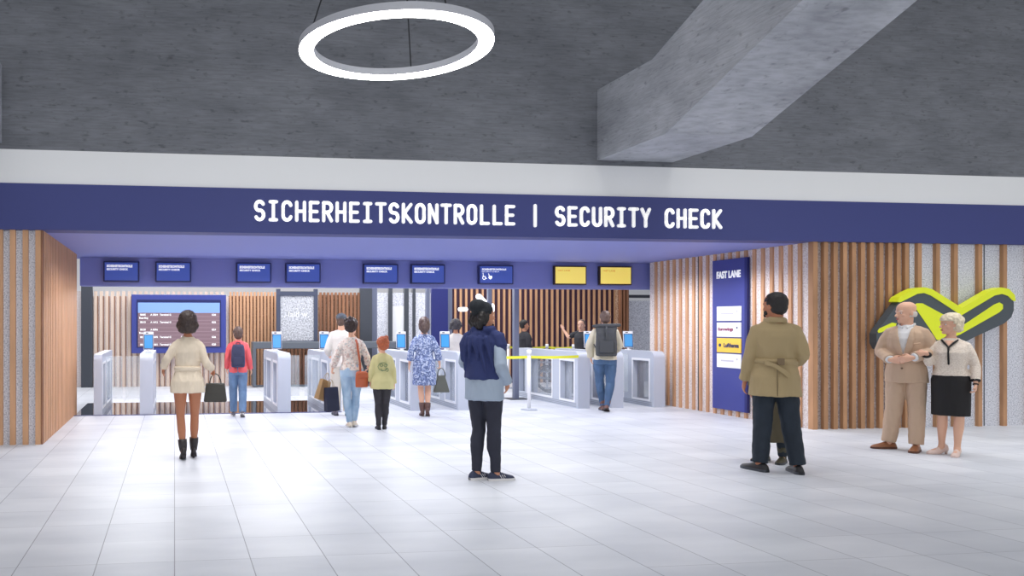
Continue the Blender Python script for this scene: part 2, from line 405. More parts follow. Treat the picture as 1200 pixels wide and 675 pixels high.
# ================================================================= ring lamp
LAMPW = mat('lamp_housing_white', s2l(200,202,210), .4)
LAMPE = mat('lamp_diffuser', (1,1,1), .5, emit=(1,.99,.97), es=17)
CABLE = mat('dark_cable', s2l(40,42,46), .5)
def ring_lamp(c, label):
    t = empty('ring_pendant_lamp', c); tag(t, label, 'ceiling lamp')
    R0, R1, H, n = .83, .70, .075, 96
    def ann(bm, ra, rb, z0, z1):
        for i in range(n):
            a, b = 2*math.pi*i/n, 2*math.pi*(i+1)/n
            P = lambda r, an, z: V((r*math.cos(an), r*math.sin(an), z))
            for q in ([P(ra,a,z0),P(ra,b,z0),P(ra,b,z1),P(ra,a,z1)], [P(rb,a,z0),P(rb,b,z0),P(rb,b,z1),P(rb,a,z1)],
                      [P(ra,a,z1),P(ra,b,z1),P(rb,b,z1),P(rb,a,z1)], [P(ra,a,z0),P(ra,b,z0),P(rb,b,z0),P(rb,a,z0)]):
                f = bm.faces.new([bm.verts.new(x) for x in q])
        bmesh.ops.remove_doubles(bm, verts=bm.verts[:], dist=1e-5)
    bm = bmesh.new(); ann(bm, R0, R1, .012, H); link('housing', bm, LAMPW, t)
    bm = bmesh.new(); ann(bm, R0-.004, R1+.004, 0, .012); link('diffuser', bm, LAMPE, t)
    hub = V((0,0,2.4))
    for an in (165, 62, -75):
        a = math.radians(an); bm = bmesh.new(); cyl(bm, V((.765*math.cos(a), .765*math.sin(a), H)), hub, .007, 8); link('cable', bm, CABLE, t)
    bm = bmesh.new(); cyl(bm, hub-V((0,0,.04)), hub+V((0,0,.04)), .05); cyl(bm, hub, V((0,0,8.19-c[2])), .008, 8); link('stem', bm, CABLE, t)
    return t
ring_lamp((1.89, 6.46, 3.94), 'round glowing white ring pendant lamp hanging on dark cables before the concrete wall')
ring_lamp((10.6, 6.46, 3.94), 'second white ring pendant lamp added for its light, unseen past the right edge of the view')  # unseen lamp added to throw the older couple's shadow left

# ================================================================= big lettering (rounded monoline, monospaced)
def arc(cx, cy, rx, ry, a0, a1, n=8):
    return [(cx+rx*math.cos(math.radians(a0+(a1-a0)*i/n)), cy+ry*math.sin(math.radians(a0+(a1-a0)*i/n))) for i in range(n+1)]
W_, H_ = .62, 1.25
w, h = W_, H_
G = {
 'S': [arc(w/2,h-.31,w/2,.31,25,180,8)+arc(w/2,h-.33,w/2,.30,190,250,4)+arc(w/2,.33,w/2,.32,70,-10,6)+arc(w/2,.31,w/2,.31,-15,-155,9)],
 'I': [[(.06,0),(w-.06,0)],[(.06,h),(w-.06,h)],[(w/2,0),(w/2,h)]],
 'C': [arc(w/2,h-.31,w/2,.31,15,180,9)+arc(w/2,.31,w/2,.31,180,345,9)],
 'H': [[(0,0),(0,h)],[(w,0),(w,h)],[(0,h/2),(w,h/2)]],
 'E': [[(w,h),(.02,h),(.02,0),(w,0)],[(0,h/2),(w-.08,h/2)]],
 'R': [[(0,0),(0,h),(w*.5,h)]+arc(w*.5,h-.33,w*.5,.33,90,-90,9)+[(0,h-.66)],[(w*.45,h-.66),(w,0)]],
 'T': [[(-.03,h),(w+.03,h)],[(w/2,0),(w/2,h)]],
 'K': [[(0,0),(0,h)],[(w,h),(.08,h*.5),(w+.02,0)]],
 'O': [arc(w/2,h-.31,w/2,.31,0,180,10)+arc(w/2,.31,w/2,.31,180,360,10)+[(w,h-.31)]],
 'N': [[(0,0),(0,h),(w,0),(w,h)]],
 'L': [[(.04,h),(.04,0),(w,0)]],
 'U': [[(0,h)]+arc(w/2,.31,w/2,.31,180,360,10)+[(w,h)]],
 'Y': [[(-.02,h),(w/2,h*.48),(w+.02,h)],[(w/2,h*.48),(w/2,0)]],
 '|': [[(w/2,-.1),(w/2,h+.1)]],
}
def stroke_prism(bm, pts, r, depth, M, plane=False):
    if plane:      # r in metres, points already in the facade plane
        P = [M(x, y) for x, y in pts]; o = P[0]
        return stroke_prism(bm, [(p.x-o.x, p.z-o.z) for p in P], r, depth, lambda x, y: V((o.x+x, o.y, o.z+y)))
    for (x0,y0),(x1,y1) in zip(pts, pts[1:]):
        a = math.atan2(y1-y0, x1-x0); loop = []
        for cx, cy, s in ((x0,y0,90),(x1,y1,-90)):
            for k in range(7):
                an = a+math.radians(s+k*30); loop.append(M(cx+r*math.cos(an), cy+r*math.sin(an)))
        prism(bm, loop, V((0,-depth,0)))
sign = empty('fascia_lettering', (0,0,0)); tag(sign, 'large white lettering SICHERHEITSKONTROLLE | SECURITY CHECK on the navy fascia', 'sign')
xa = at_y(299.5, 250, YF-.03).x; xb = at_y(843.5, 250, YF-.03).x
txt = 'SICHERHEITSKONTROLLE | SECURITY CHECK'
z_top = at_y(304, 235.6, YF-.03).z; z_bot = at_y(304, 257.4, YF-.03).z
k = (z_top-z_bot)/H_; pit = (xb-xa-.106)/(len(txt)-1); kx = .106/W_; k = (z_top-z_bot-.008)/H_
for i, ch in enumerate(txt):
    if ch == ' ': continue
    ox = xa+pit*i
    bm = bmesh.new()
    for st in G[ch]: stroke_prism(bm, st, .0225, .02, lambda x, y: V((ox+x*kx, YF-.031, z_bot+y*k)), True)
    link('letter', bm, LETTER, sign)

# ================================================================= lane monitors
MON = mat('monitor_bezel', s2l(34,40,92), .4); MONK = mat('monitor_bezel_dark', s2l(56,44,40), .4)
SCB = mat('blue_monitor_screen', s2l(56,76,156), .3, emit=s2l(66,90,176), es=.35)
SCY = mat('yellow_monitor_screen', s2l(246,224,110), .3, emit=s2l(250,224,110), es=.45)
TXW = mat('screen_text_white', (.9,.9,.9), .5, emit=(.9,.93,1), es=.5); TXY = mat('screen_text_ochre', s2l(190,160,70), .5, emit=s2l(190,160,70), es=.3)
CHAIRPIC = True
def monitor(u0, u1, kind, label, group):
    a = at_y(u0, 320, YB-.1).x; b = at_y(u1, 320, YB-.1).x
    w, h = b-a, .375; t = empty('lane_monitor', ((a+b)/2, YB-.085, 2.53)); tag(t, label, 'monitor', group)
    bz = MONK if kind == 'y' else MON
    bm = bmesh.new(); box(bm, (-w/2,0,-h/2), (w/2,.07,h/2), bev=.008); box(bm, (-.08,.07,-.1), (.08,.085,.1)); link('casing', bm, bz, t)
    bm = bmesh.new(); box(bm, (-w/2+.025,-.006,-h/2+.025), (w/2-.025,.004,h/2-.025)); link('screen', bm, SCY if kind == 'y' else SCB, t)
    R, U = (1,0,0), (0,0,1)
    if kind == 'b':
        put_text('heading', 'SICHERHEITSKONTROLLE', TXW, t, (-w/2+.06,-.008,.075), R, U, width=w*.72, height=.048, size=.05, bold=.003)
        put_text('heading', 'SECURITY CHECK', TXW, t, (-w/2+.06,-.008,.022), R, U, width=w*.60, height=.036, size=.04, bold=.002)
    elif kind == 'w':
        put_text('heading', 'SICHERHEITSKONTROLLE', TXW, t, (-w/2+.06,-.008,.085), R, U, width=w*.7, height=.035, size=.05, bold=.0022)
        put_text('heading', 'SECURITY CHECK', TXW, t, (-w/2+.06,-.008,.045), R, U, width=w*.5, height=.024, size=.04)
        bm = bmesh.new()   # wheelchair pictogram and hand pictogram
        Mm = lambda ox, oz: (lambda x, y: V((ox+x, -.0065, oz+y)))
        m1 = Mm(-w/2+.075, -.085)
        stroke_prism(bm, [(.01,.09),(.012,.05),(.05,.045),(.062,.01),(.08,.01)], .007, .002, m1)
        stroke_prism(bm, arc(.03,.02,.032,.03,120,360,10), .005, .002, m1); stroke_prism(bm, [(.008,.108),(.0085,.108)], .010, .002, m1)
        link('pictogram', bm, TXW, t)
        bm = bmesh.new(); m2 = Mm(-w/2+.185, -.085)
        stroke_prism(bm, [(.01,.10),(.025,.05),(.02,.02),(.05,.0),(.07,.02),(.072,.05),(.03,.055)], .009, .002, m2); stroke_prism(bm, [(.03,.03),(.055,.03)], .016, .002, m2)
        link('pictogram', bm, TXW, t)
    else:
        put_text('heading', 'FAST LANE', TXY, t, (-w/2+.07,-.008,.075), R, U, width=w*.38, height=.036, size=.05)
    return t
ml = [(121,163,'b','blue lane monitor nearest the wood-clad left pier'), (182,224,'b','blue lane monitor second from the left pier, above the flight board edge'),
      (277,318,'b','blue lane monitor above the boy in the red hoodie'), (335,376,'b','blue lane monitor above the speckled framed panel'),
      (426,467,'b','blue lane monitor above the child in the yellow-green jacket'), (482,522,'b','blue lane monitor above the woman in the blue patterned dress'),
      (561.5,602,'w','blue lane monitor showing wheelchair and hand pictograms'), (650,688,'y','yellow fast lane monitor, left of the two'), (703,741,'y','yellow fast lane monitor beside the right slatted wall')]
for u0, u1, kd, lb in ml: monitor(u0, u1, kd, lb, 'lane monitors on the navy band')

# ================================================================= gates
GW = mat('gate_white_panel', s2l(190,196,210), .35); GWB = mat('gate_bright_frame', s2l(240,241,246), .35)
GST = mat('gate_grey_stripe', s2l(150,156,170), .4); SCT = mat('terminal_screen_blue', s2l(60,150,215), .2, emit=s2l(70,150,215), es=.12)
DK = mat('terminal_dark_bezel', s2l(40,60,110), .3)
TOPY = mat('pale_yellow_trim', s2l(236,228,150), .5)
def rprof(y0, y1, z1, r, z0=0):
    p = [(y0, z0)]
    for k in range(6): a = math.pi-k*math.pi/10; p.append((y0+r+r*math.cos(a), z1-r+r*math.sin(a)))
    for k in range(6): a = math.pi/2-k*math.pi/10; p.append((y1-r+r*math.cos(a), z1-r+r*math.sin(a)))
    p.append((y1, z0)); return p
def gate(X, L, label, terminal=True, hw=.115, flap=0, ztop=1.05, slim=False):
    t = empty('security_gate', (X, 13.4, 0)); tag(t, label, 'gate', 'gates in front of the security check')
    # housing: front post, middle post(s), rear post, top rail and plinth in one shell
    bm = bmesh.new()
    wins = [(.15, .66), (1.0, L-.55), (L-.42, L-.15)] if not slim else [(.12, L-.15)]
    posts = [(0, wins[0][0])]+[(wins[i][1], wins[i+1][0]) for i in range(len(wins)-1)]+[(wins[-1][1], L)]
    prism(bm, [V((-hw, y, z)) for y, z in rprof(0, L, ztop, .11, ztop-.19)], V((2*hw,0,0)))
    for a, b in posts: box(bm, (-hw, a, .12), (hw, b, ztop-.19))
    box(bm, (-hw, 0, 0), (hw, L, .12))
    link('housing', bm, GW, t)
    bm = bmesh.new()
    for a, b in wins: box(bm, (-.02, a, .12), (.02, b, ztop-.19))
    link('window', bm, GLASS, t)
    bm = bmesh.new(); e = .004
    for sx in (-1, 1):
        for a, b in wins[:1]+([] if slim else wins[1:2]):
            x0, x1 = sorted((sx*hw, sx*(hw+e)))
            box(bm, (x0, a-.035, .10), (x1, a, ztop-.14)); box(bm, (x0, b, .10), (x1, b+.035, ztop-.14))
            box(bm, (x0, a, ztop-.18), (x1, b, ztop-.14)); box(bm, (x0, a, .10), (x1, b, .14))
    link('window_frame', bm, GWB, t)
    bm = bmesh.new()
    for sx in (-1, 1):
        for z in (.025, .055, .085):
            x0, x1 = sorted((sx*hw, sx*(hw+.003))); box(bm, (x0, .06, z-.007), (x1, L-.06, z+.007))
    link('plinth_stripe', bm, GST, t)
    if flap:
        bm = bmesh.new(); x0, x1 = sorted((flap*hw, flap*(hw+.29))); yf = .82 if not slim else .8
        box(bm, (x0, yf, .22), (x1, yf+.012, .98), bev=.004); link('glass_flap', bm, GLASSC, t)
    if terminal:
        bm = bmesh.new(); cyl(bm, (0,1.0,ztop-.005), (0,1.0,ztop+.015), .06); cyl(bm, (0,1.0,ztop), (0,.99,ztop+.06), .02)
        st = link('terminal_stand', bm, GWB, t)
        face = math.atan((X)/14.4)*1.0
        M = Matrix.Translation((0,1.0,ztop+.21)) @ Matrix.Rotation(-face*.6,4,'Z') @ Matrix.Rotation(math.radians(-10),4,'X')
        bm = bmesh.new(); box(bm, (-.092,-.012,-.165), (.092,.03,.165), bev=.008, M=M); tm = link('terminal', bm, GWB, t)
        bm = bmesh.new(); box(bm, (-.086,-.0145,-.16), (.086,-.011,.112), M=M); link('bezel', bm, DK, tm)
        bm = bmesh.new(); box(bm, (-.072,-.017,-.145), (.072,-.013,.098), M=M); link('screen', bm, SCT, tm)
        bm = bmesh.new(); box(bm, (-.05,-.016,.128), (-.005,-.011,.148), M=M); link('camera_window', bm, DARK, tm)
    return t
g_main = 2.2
gate(-1.30, g_main, 'narrow glass-sided gate pillar nearest the wood-clad left pier, no terminal', False, .07, 1)
gate(-.478, g_main, 'white gate pillar with terminal just left of the woman in cream', True, flap=-1)
gate(1.92, g_main, 'white gate pillar with terminal between the boy in red and the shoppers', True, flap=1)
gate(2.83, g_main, 'white gate pillar with terminal left of the woman with shopping bags', True, flap=-1)
gate(4.34, g_main, 'white gate pillar with terminal left of the woman in the patterned dress', True, flap=1)
gate(5.22, g_main, 'white gate pillar with terminal just left of the man in the navy sweater', True, flap=-1)
gate(7.53, 2.6, 'long white gate flank with glass panels, where the yellow belts end', False, flap=0)
gate(8.20, g_main, 'white gate pillar with terminal left of the man with the backpack', True, flap=1)
gate(9.04, g_main, 'rightmost white gate pillar with terminal, against the slatted wall', True, flap=-1)

# ================================================================= belt barriers
BELT = mat('yellow_belt', s2l(232,232,60), .6, emit=s2l(232,232,60), es=.0)
def post(x, y, label, h=1.08):
    t = empty('barrier_post', (x, y, 0)); tag(t, label, 'barrier post', 'belt barrier posts')
    bm = bmesh.new(); cyl(bm, (0,0,0), (0,0,.012), .15, 32); cyl(bm, (0,0,.012), (0,0,.03), .14, 32, r2=.04); link('base', bm, GW, t)
    bm = bmesh.new(); cyl(bm, (0,0,.02), (0,0,h-.1), .03); link('pole', bm, GWB, t)
    bm = bmesh.new(); cyl(bm, (0,0,h-.1), (0,0,h-.005), .038); cyl(bm, (0,0,h-.005), (0,0,h), .03); link('belt_head', bm, GWB, t)
def belt(p, q, z, label, sag=.02):
    p, q = V((*p, z)), V((*q, z)); bm = bmesh.new(); n = 12; A = []; B = []
    d = (q-p).normalized(); nn = V((-d.y, d.x, 0))*.001
    for i in range(n+1):
        t = i/n; c = p.lerp(q, t)-V((0,0,sag*4*t*(1-t))); A.append(c)
    for a, b in zip(A, A[1:]):
        prism(bm, [a-V((0,0,.025))-nn, b-V((0,0,.025))-nn, b+V((0,0,.025))-nn, a+V((0,0,.025))-nn], nn*2)
    tag(link('barrier_belt', bm, BELT), label, 'belt', 'yellow barrier belts')
p1 = floor_pt(620, 480.5)
post(p1.x, p1.y, 'nearest slim white barrier post, alone in front of the gates', 1.1)
p2 = floor_pt(595.5, 455); post(p2.x, p2.y, 'slim white barrier post far back, left of the grey column')
p3 = floor_pt(641, 455); post(p3.x, p3.y, 'slim white barrier post far back between the two distant travellers')
p4 = floor_pt(672, 456); post(p4.x, p4.y, 'slim white barrier post far back just left of the staff member')
belt((5.34,13.38), (p1.x-.035,p1.y), .965, 'yellow barrier belt running left from the nearest post', .01)
belt((p1.x+.035,p1.y), (7.42,13.39), .965, 'yellow barrier belt between the nearest post and the long gate flank', .01)
belt((p2.x+.04,p2.y), (p3.x-.04,p3.y), 1.0, 'far yellow belt behind the person in dark coat')
belt((p3.x+.04,p3.y), (p4.x-.04,p4.y), 1.0, 'far yellow belt in front of the staff member')

# ================================================================= columns in the hall
def column(u, v, wd, label):
    p = floor_pt(u, v); t = empty('steel_column', (p.x, p.y, 0)); tag(t, label, 'column')
    bm = bmesh.new(); box(bm, (-wd/2,-wd/2,0), (wd/2,wd/2,2.96 if p.y > 14.8 else 2.25)); link('shaft', bm, GREYP, t)
    bm = bmesh.new(); box(bm, (-.2,-.2,0), (.25,.2,.012)); link('base_plate', bm, DARK, t)
column(604.3, 467.5, .1, 'slim grey steel column behind the barrier posts')
column(573.5, 458, .09, 'slim grey steel column behind the head of the man in the navy sweater')
column(501, 455, .09, 'slim grey steel column behind the woman in the patterned dress')

# ================================================================= flight information board
FR = mat('board_navy_frame', s2l(62,72,148), .45); SCR = mat('board_screen_mauve', s2l(128,104,112), .25, emit=s2l(128,104,112), es=.25)
SCR2 = mat('board_screen_line', s2l(150,128,136), .25, emit=s2l(150,128,136), es=.3); HDR = mat('board_header_blue', s2l(128,160,222), .25, emit=s2l(128,165,235), es=.3)
BT = mat('board_text', (.85,.85,.85), .5, emit=(.9,.9,.9), es=.5)
Yd = HB-.35
a = at_y(154, 345, Yd); b = at_y(265, 413.5, Yd)
t = empty('flight_information_board', ((a.x+b.x)/2, Yd, 0)); tag(t, 'large navy-framed flight information board on the slatted wall behind the woman in cream', 'display board')
W2 = (b.x-a.x)/2; zt, zb = a.z, b.z
bm = bmesh.new(); box(bm, (-W2,0,zb), (W2,.12,zt), bev=.01); box(bm, (-W2+.3,.12,zb+.1), (W2-.3,.27,zt-.1)); link('frame', bm, FR, t)
bm = bmesh.new(); box(bm, (-W2+.13,-.012,zb+.14), (W2-.13,.005,zt-.13)); link('bezel', bm, MON, t)
sx0, sx1, sz0, sz1 = -W2+.16, W2-.16, zb+.17, zt-.2
bm = bmesh.new(); box(bm, (sx0,-.018,sz0), (sx1,-.008,sz1)); sc = link('screen', bm, SCR, t)
bm = bmesh.new(); box(bm, (sx0,-.022,sz1-.25), (sx1,-.016,sz1)); link('header', bm, HDR, t)
rows = [('08:05','LH 2034  Terminal G','BERLIN'), ('','Eurowings',''), ('08:15','LH 1612  Terminal G','WARSCHAU'), ('','',''), ('08:20','EN 8 206','FLORENZ'), ('','Boarding',''), ('08:25','LH 2370  Terminal G','PARIS'), ('','',''), ('08:30','LH 1802  Terminal G','MADRID')]
rows = [('08:05','A 2034   Terminal G','BERLIN'), ('','Boarding',''), ('08:15','A 1612   Terminal G','WARSCHAU'), ('','',''), ('08:20','A 8206','FLORENZ'), ('','Boarding',''), ('08:25','A 2370   Terminal G','PARIS'), ('','',''), ('08:30','A 1802   Terminal G','MADRID')]
zz = sz1-.25; rh = (zz-sz0)/len(rows)
bm = bmesh.new()
for i in range(0, len(rows)+1): box(bm, (sx0,-.0195,sz1-.25-rh*i-.006), (sx1,-.0165,sz1-.25-rh*i+.004))
link('row_line', bm, SCR2, t)
for i, (c1, c2, c3) in enumerate(rows):
    z = zz-rh*(i+.78)
    if c1: put_text('row_text', c1, BT, t, (sx0+.05,-.02,z), (1,0,0), (0,0,1), size=.062, bold=.002)
    if c2: put_text('row_text', c2, BT, t, (sx0+(.3 if c1 else .03),-.02,z), (1,0,0), (0,0,1), size=.06, bold=.002)
    if c3: put_text('row_text', c3, BT, t, (sx0+1.05,-.02,z), (1,0,0), (0,0,1), size=.062, bold=.002)
    if c1: put_text('row_text', 'G%02d' % (20+i), BT, t, (sx1-.2,-.02,z), (1,0,0), (0,0,1), size=.06, bold=.002)

# ================================================================= framed speckled panel and grey counter frame
Yp = HB-.45
a = at_y(324, 338.5, Yp); b = at_y(372.5, 402, Yp)
t = empty('framed_partition', ((a.x+b.x)/2, Yp, 0)); tag(t, 'dark-framed speckled grey partition panel with white writing behind the left gates', 'partition')
W2 = (b.x-a.x)/2
bm = bmesh.new(); box(bm, (-W2,0,0), (-W2+.1,.1,a.z)); box(bm, (W2-.1,0,0), (W2,.1,a.z)); box(bm, (-W2+.1,0,a.z-.17), (W2-.1,.1,a.z-.06)); box(bm, (-W2+.1,0,b.z-.02), (W2-.1,.1,b.z+.06)); link('frame', bm, mat('slate_blue_frame', s2l(72,78,98), .5), t)
bm = bmesh.new(); box(bm, (-W2+.1,.03,b.z+.06), (W2-.1,.06,a.z-.17)); link('panel', bm, pattern_mat('speckled_grey_print', [s2l(140,142,148), s2l(196,198,204), s2l(225,226,230)], 30, .7), t)
put_text('writing', '. laid w.', mat('partition_writing', (.85,.85,.88), .6), t, (-W2+.2,.026,(a.z+b.z)/2-.03), (1,0,0), (0,0,1), size=.2, width=2*W2-.42, height=.15, bold=.003)
Yc = HB-.75
c0 = at_y(296.5, 400, Yc); c1 = at_y(470, 400, Yc)
t = empty('grey_counter_frame', (c0.x, Yc, 0)); tag(t, 'long dark grey framed counter standing behind the left and middle gates', 'counter')
zc = at_y(370, 400.5, Yc).z; ze = at_y(370, 408.5, Yc).z; Lc = c1.x-c0.x
CG = mat('counter_grey', s2l(98,104,112), .5)
bm = bmesh.new(); box(bm, (0,0,ze), (Lc,.5,zc), bev=.02); link('top_beam', bm, CG, t)
for x in (0, Lc-.08):
    bm = bmesh.new(); box(bm, (x,0,.03), (x+.08,.5,ze+.01), bev=.01); link('leg', bm, CG, t)
bm = bmesh.new(); box(bm, (.04,.18,.0), (Lc-.04,.26,.05), bev=.01); link('bottom_rail', bm, CG, t)

# ================================================================= lit white signs on the right slat wall
LS = mat('lit_white_sign', (1,1,1), .5, emit=(1,1,1), es=1.2)
def bar(u0, v0, u1, v1, wd, label):
    p, q = at_y(u0, v0, 17.5), at_y(u1, v1, 17.5); d = (q-p).normalized(); n = V((0,1,0)).cross(d)*wd
    c = (p+q)/2; t = empty('pendant_light_bar', c); tag(t, label, 'lamp', 'white light bars hanging in the hall')
    bm = bmesh.new(); loop = []
    for cc, s in ((p-c, 1), (q-c, -1)):
        for k in range(9):
            an = math.radians(90+k*22.5)
            loop.append(cc + d*s*(math.cos(an)*wd) + n.normalized()*s*(math.sin(an)*wd))
    prism(bm, loop, V((0,.05,0))); link('diffuser', bm, LS, t)
    bm = bmesh.new(); cyl(bm, (0,.025,wd*.8), (0,.025,2.9-c.z), .004, 6); link('cable', bm, CABLE, t)
bar(540, 362.5, 546, 362.5, .05, 'short level white light bar left of the man in the beanie')
bar(556, 362.5, 558.5, 362.5, .05, 'short white light bar just left of the dark beanie')
bar(561.5, 347.5, 569, 355.5, .065, 'slanted white light bar above the dark beanie')
bar(577, 358, 577, 364, .05, 'white light bar just right of the dark beanie')

# ================================================================= fast lane panel on the right side wall
PB = mat('fast_lane_navy', s2l(66,72,146), .5)
Xs = XR-.02
pa = at_x(835.5, 306, Xs); pb = at_x(873.5, 301, Xs)
y0, y1 = pb.y, pa.y; z1 = min(ZS-.06, pa.z); z0 = at_x(838, 478, Xs).z
t = empty('fast_lane_sign', (Xs, (y0+y1)/2, 0)); tag(t, 'tall navy FAST LANE sign panel with four placards on the slatted right wall', 'sign')
hw = (y1-y0)/2
bm = bmesh.new(); box(bm, (-.01,-hw,z0), (.028,hw,z1), bev=.003); link('board', bm, PB, t)
bm = bmesh.new(); box(bm, (-.02,-hw-.06,z0), (.03,-hw-.005,z1)); link('edge_profile', bm, BLUED, t)
R, U = (0,-1,0), (0,0,1)
def py(u, v): p = at_x(u, v, Xs-.012); return p.y-(y0+y1)/2, p.z
ya, za = py(840, 327); yb, zb = py(868, 319)
put_text('heading', 'FAST LANE', LETTER, t, (-.012, ya, za), R, U, width=ya-yb, height=.125, size=.1, bold=.004)
PLW = mat('placard_white', (.9,.9,.92), .4); PLY = mat('placard_yellow', s2l(250,205,80), .4); RED = mat('placard_text_plum', s2l(150,60,100), .5); NV = mat('placard_text_navy', s2l(40,50,100), .5); PALE = mat('placard_text_pale', s2l(200,196,206), .5)
tops = [359.5, 378, 396, 414]; bots = [376, 394.5, 412.5, 430]
for i, (vt, vb) in enumerate(zip(tops, bots)):
    yL, zt = py(840.5, vt); yR, _ = py(869, vt); _, zb = py(840.5, vb)
    bm = bmesh.new(); box(bm, (-.022,yR,zb), (-.009,yL,zt), bev=.002); pl = link('placard', bm, PLY if i == 2 else PLW, t)
    tag(pl, label='yellow placard' if i == 2 else None)
    zc = (zt+zb)/2; w = yL-yR
    s, m = [('airline lounge', PALE), ('Eurowings', RED), ('Lufthansa', NV), ('Austrian Airlines', PALE)][i]
    s = ['SunExpress', 'Eurowings', 'Lufthansa', 'Turkish Airlines'][i] if i in (1, 2) else s
    if i in (1, 2):
        put_text('placard_text', s, m, pl, (-.023, yL-(.07*w if i == 1 else .3*w), zc-.035), R, U, width=w*(.62 if i == 1 else .62), height=.075, size=.1, bold=.003)
    else:
        bm = bmesh.new(); box(bm, (-.0235, yR+.3*w, zc-.012), (-.0215, yL-.18*w, zc+.012)); link('placard_mark', bm, PALE, pl)
    bm = bmesh.new()
    if i == 2: cyl(bm, (-.0235, yL-.14*w, zc), (-.0215, yL-.14*w, zc), .03, 20); 
    else: cyl(bm, (-.0235, yR+.16*w, zc+.035), (-.0215, yR+.16*w, zc+.035), .018, 14)
    link('placard_mark', bm, [PALE, NV, NV, PALE][i], pl)

# ================================================================= V / M shaped emblem on the right front wall
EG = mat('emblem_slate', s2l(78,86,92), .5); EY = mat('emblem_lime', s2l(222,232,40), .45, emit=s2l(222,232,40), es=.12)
def band_prism(bm, P, r, y0, depth, rl=None):
    """thick polyline in the facade plane with round ends and joints"""
    for (a, b) in zip(P, P[1:]):
        d = (b-a).normalized(); n = V((-d.z,0,d.x)); loop = []
        for c, s in ((a, 1), (b, -1)):
            for k in range(13):
                an = math.radians(90+k*15); loop.append(c+d*s*math.cos(an)*r+n*s*math.sin(an)*r)
        loop = [V((p.x, y0, p.z)) for p in loop]
        prism(bm, loop, V((0,-depth,0)))
Ye = YF-.12
E = lambda u, v: at_y(u, v, Ye)
t = empty('wall_emblem', (0,0,0)); tag(t, 'large slate and lime zigzag emblem mounted on the speckled right wall behind the older couple', 'emblem')
main = [E(1036,398), E(1077,358), E(1119,386), E(1168,357)]
def outline(pts, y, ext, m, name, lab=None):
    bm = bmesh.new(); prism(bm, [V((p.x, y, p.z)) for p in pts], V((0,-ext,0))); o = link(name, bm, m, t)
    if lab: tag(o, lab)
# body: closed zigzag outline with rounded right end
def Q(*uv): return [E(u, v) for u, v in uv]
body = Q((1023,391),(1025,387),(1050,353),(1060,347),(1071,343),(1079,342),(1087,345),(1121.5,368),(1160,345),(1170,343),(1178,346),(1183,354),(1183,364),(1180,372),(1172,379),(1137,395),(1122,403),(1108,409),(1096,409),(1085,399),(1071,392),(1056,399),(1045,407),(1035,411),(1027,409),(1023,402))
outline(body, YF-.06, .12, EG, 'slab')
rim = Q((1046,353.5),(1049,348.5),(1060,342),(1069,338),(1078,336.8),(1087,339),(1122,361),(1158,340),(1168,337),(1177,339),(1183.5,346),(1184.5,353),(1181,352),(1176,347),(1169,344.5),(1160,346.5),(1121.5,369.5),(1086,346.5),(1078,343.5),(1070,344.5),(1061,349),(1050,354.5))
outline(rim, YF-.05, .14, EY, 'edge_band', 'lime edge band along the top')
inner = Q((1066,358),(1070,355.5),(1076,355.5),(1124,381),(1160,357),(1166,354.5),(1170,357),(1170,362),(1166,366),(1120,392),(1100,399),(1093,398),(1084,384))
outline(inner, YF-.179, .006, EY, 'inlay', 'lime inlay')
leg = Q((1024,388),(1026,385),(1041,378),(1046,379),(1045,382),(1028,389.5),(1025,390))
outline(leg, YF-.179, .006, EY, 'inlay', 'lime inlay')
bm = bmesh.new()
for u, v in ((1060,370),(1150,370)): p = E(u, v); box(bm, (p.x-.03, YF-.062, p.z-.03), (p.x+.03, YF+.06, p.z+.03))
link('bracket', bm, DARK, t)

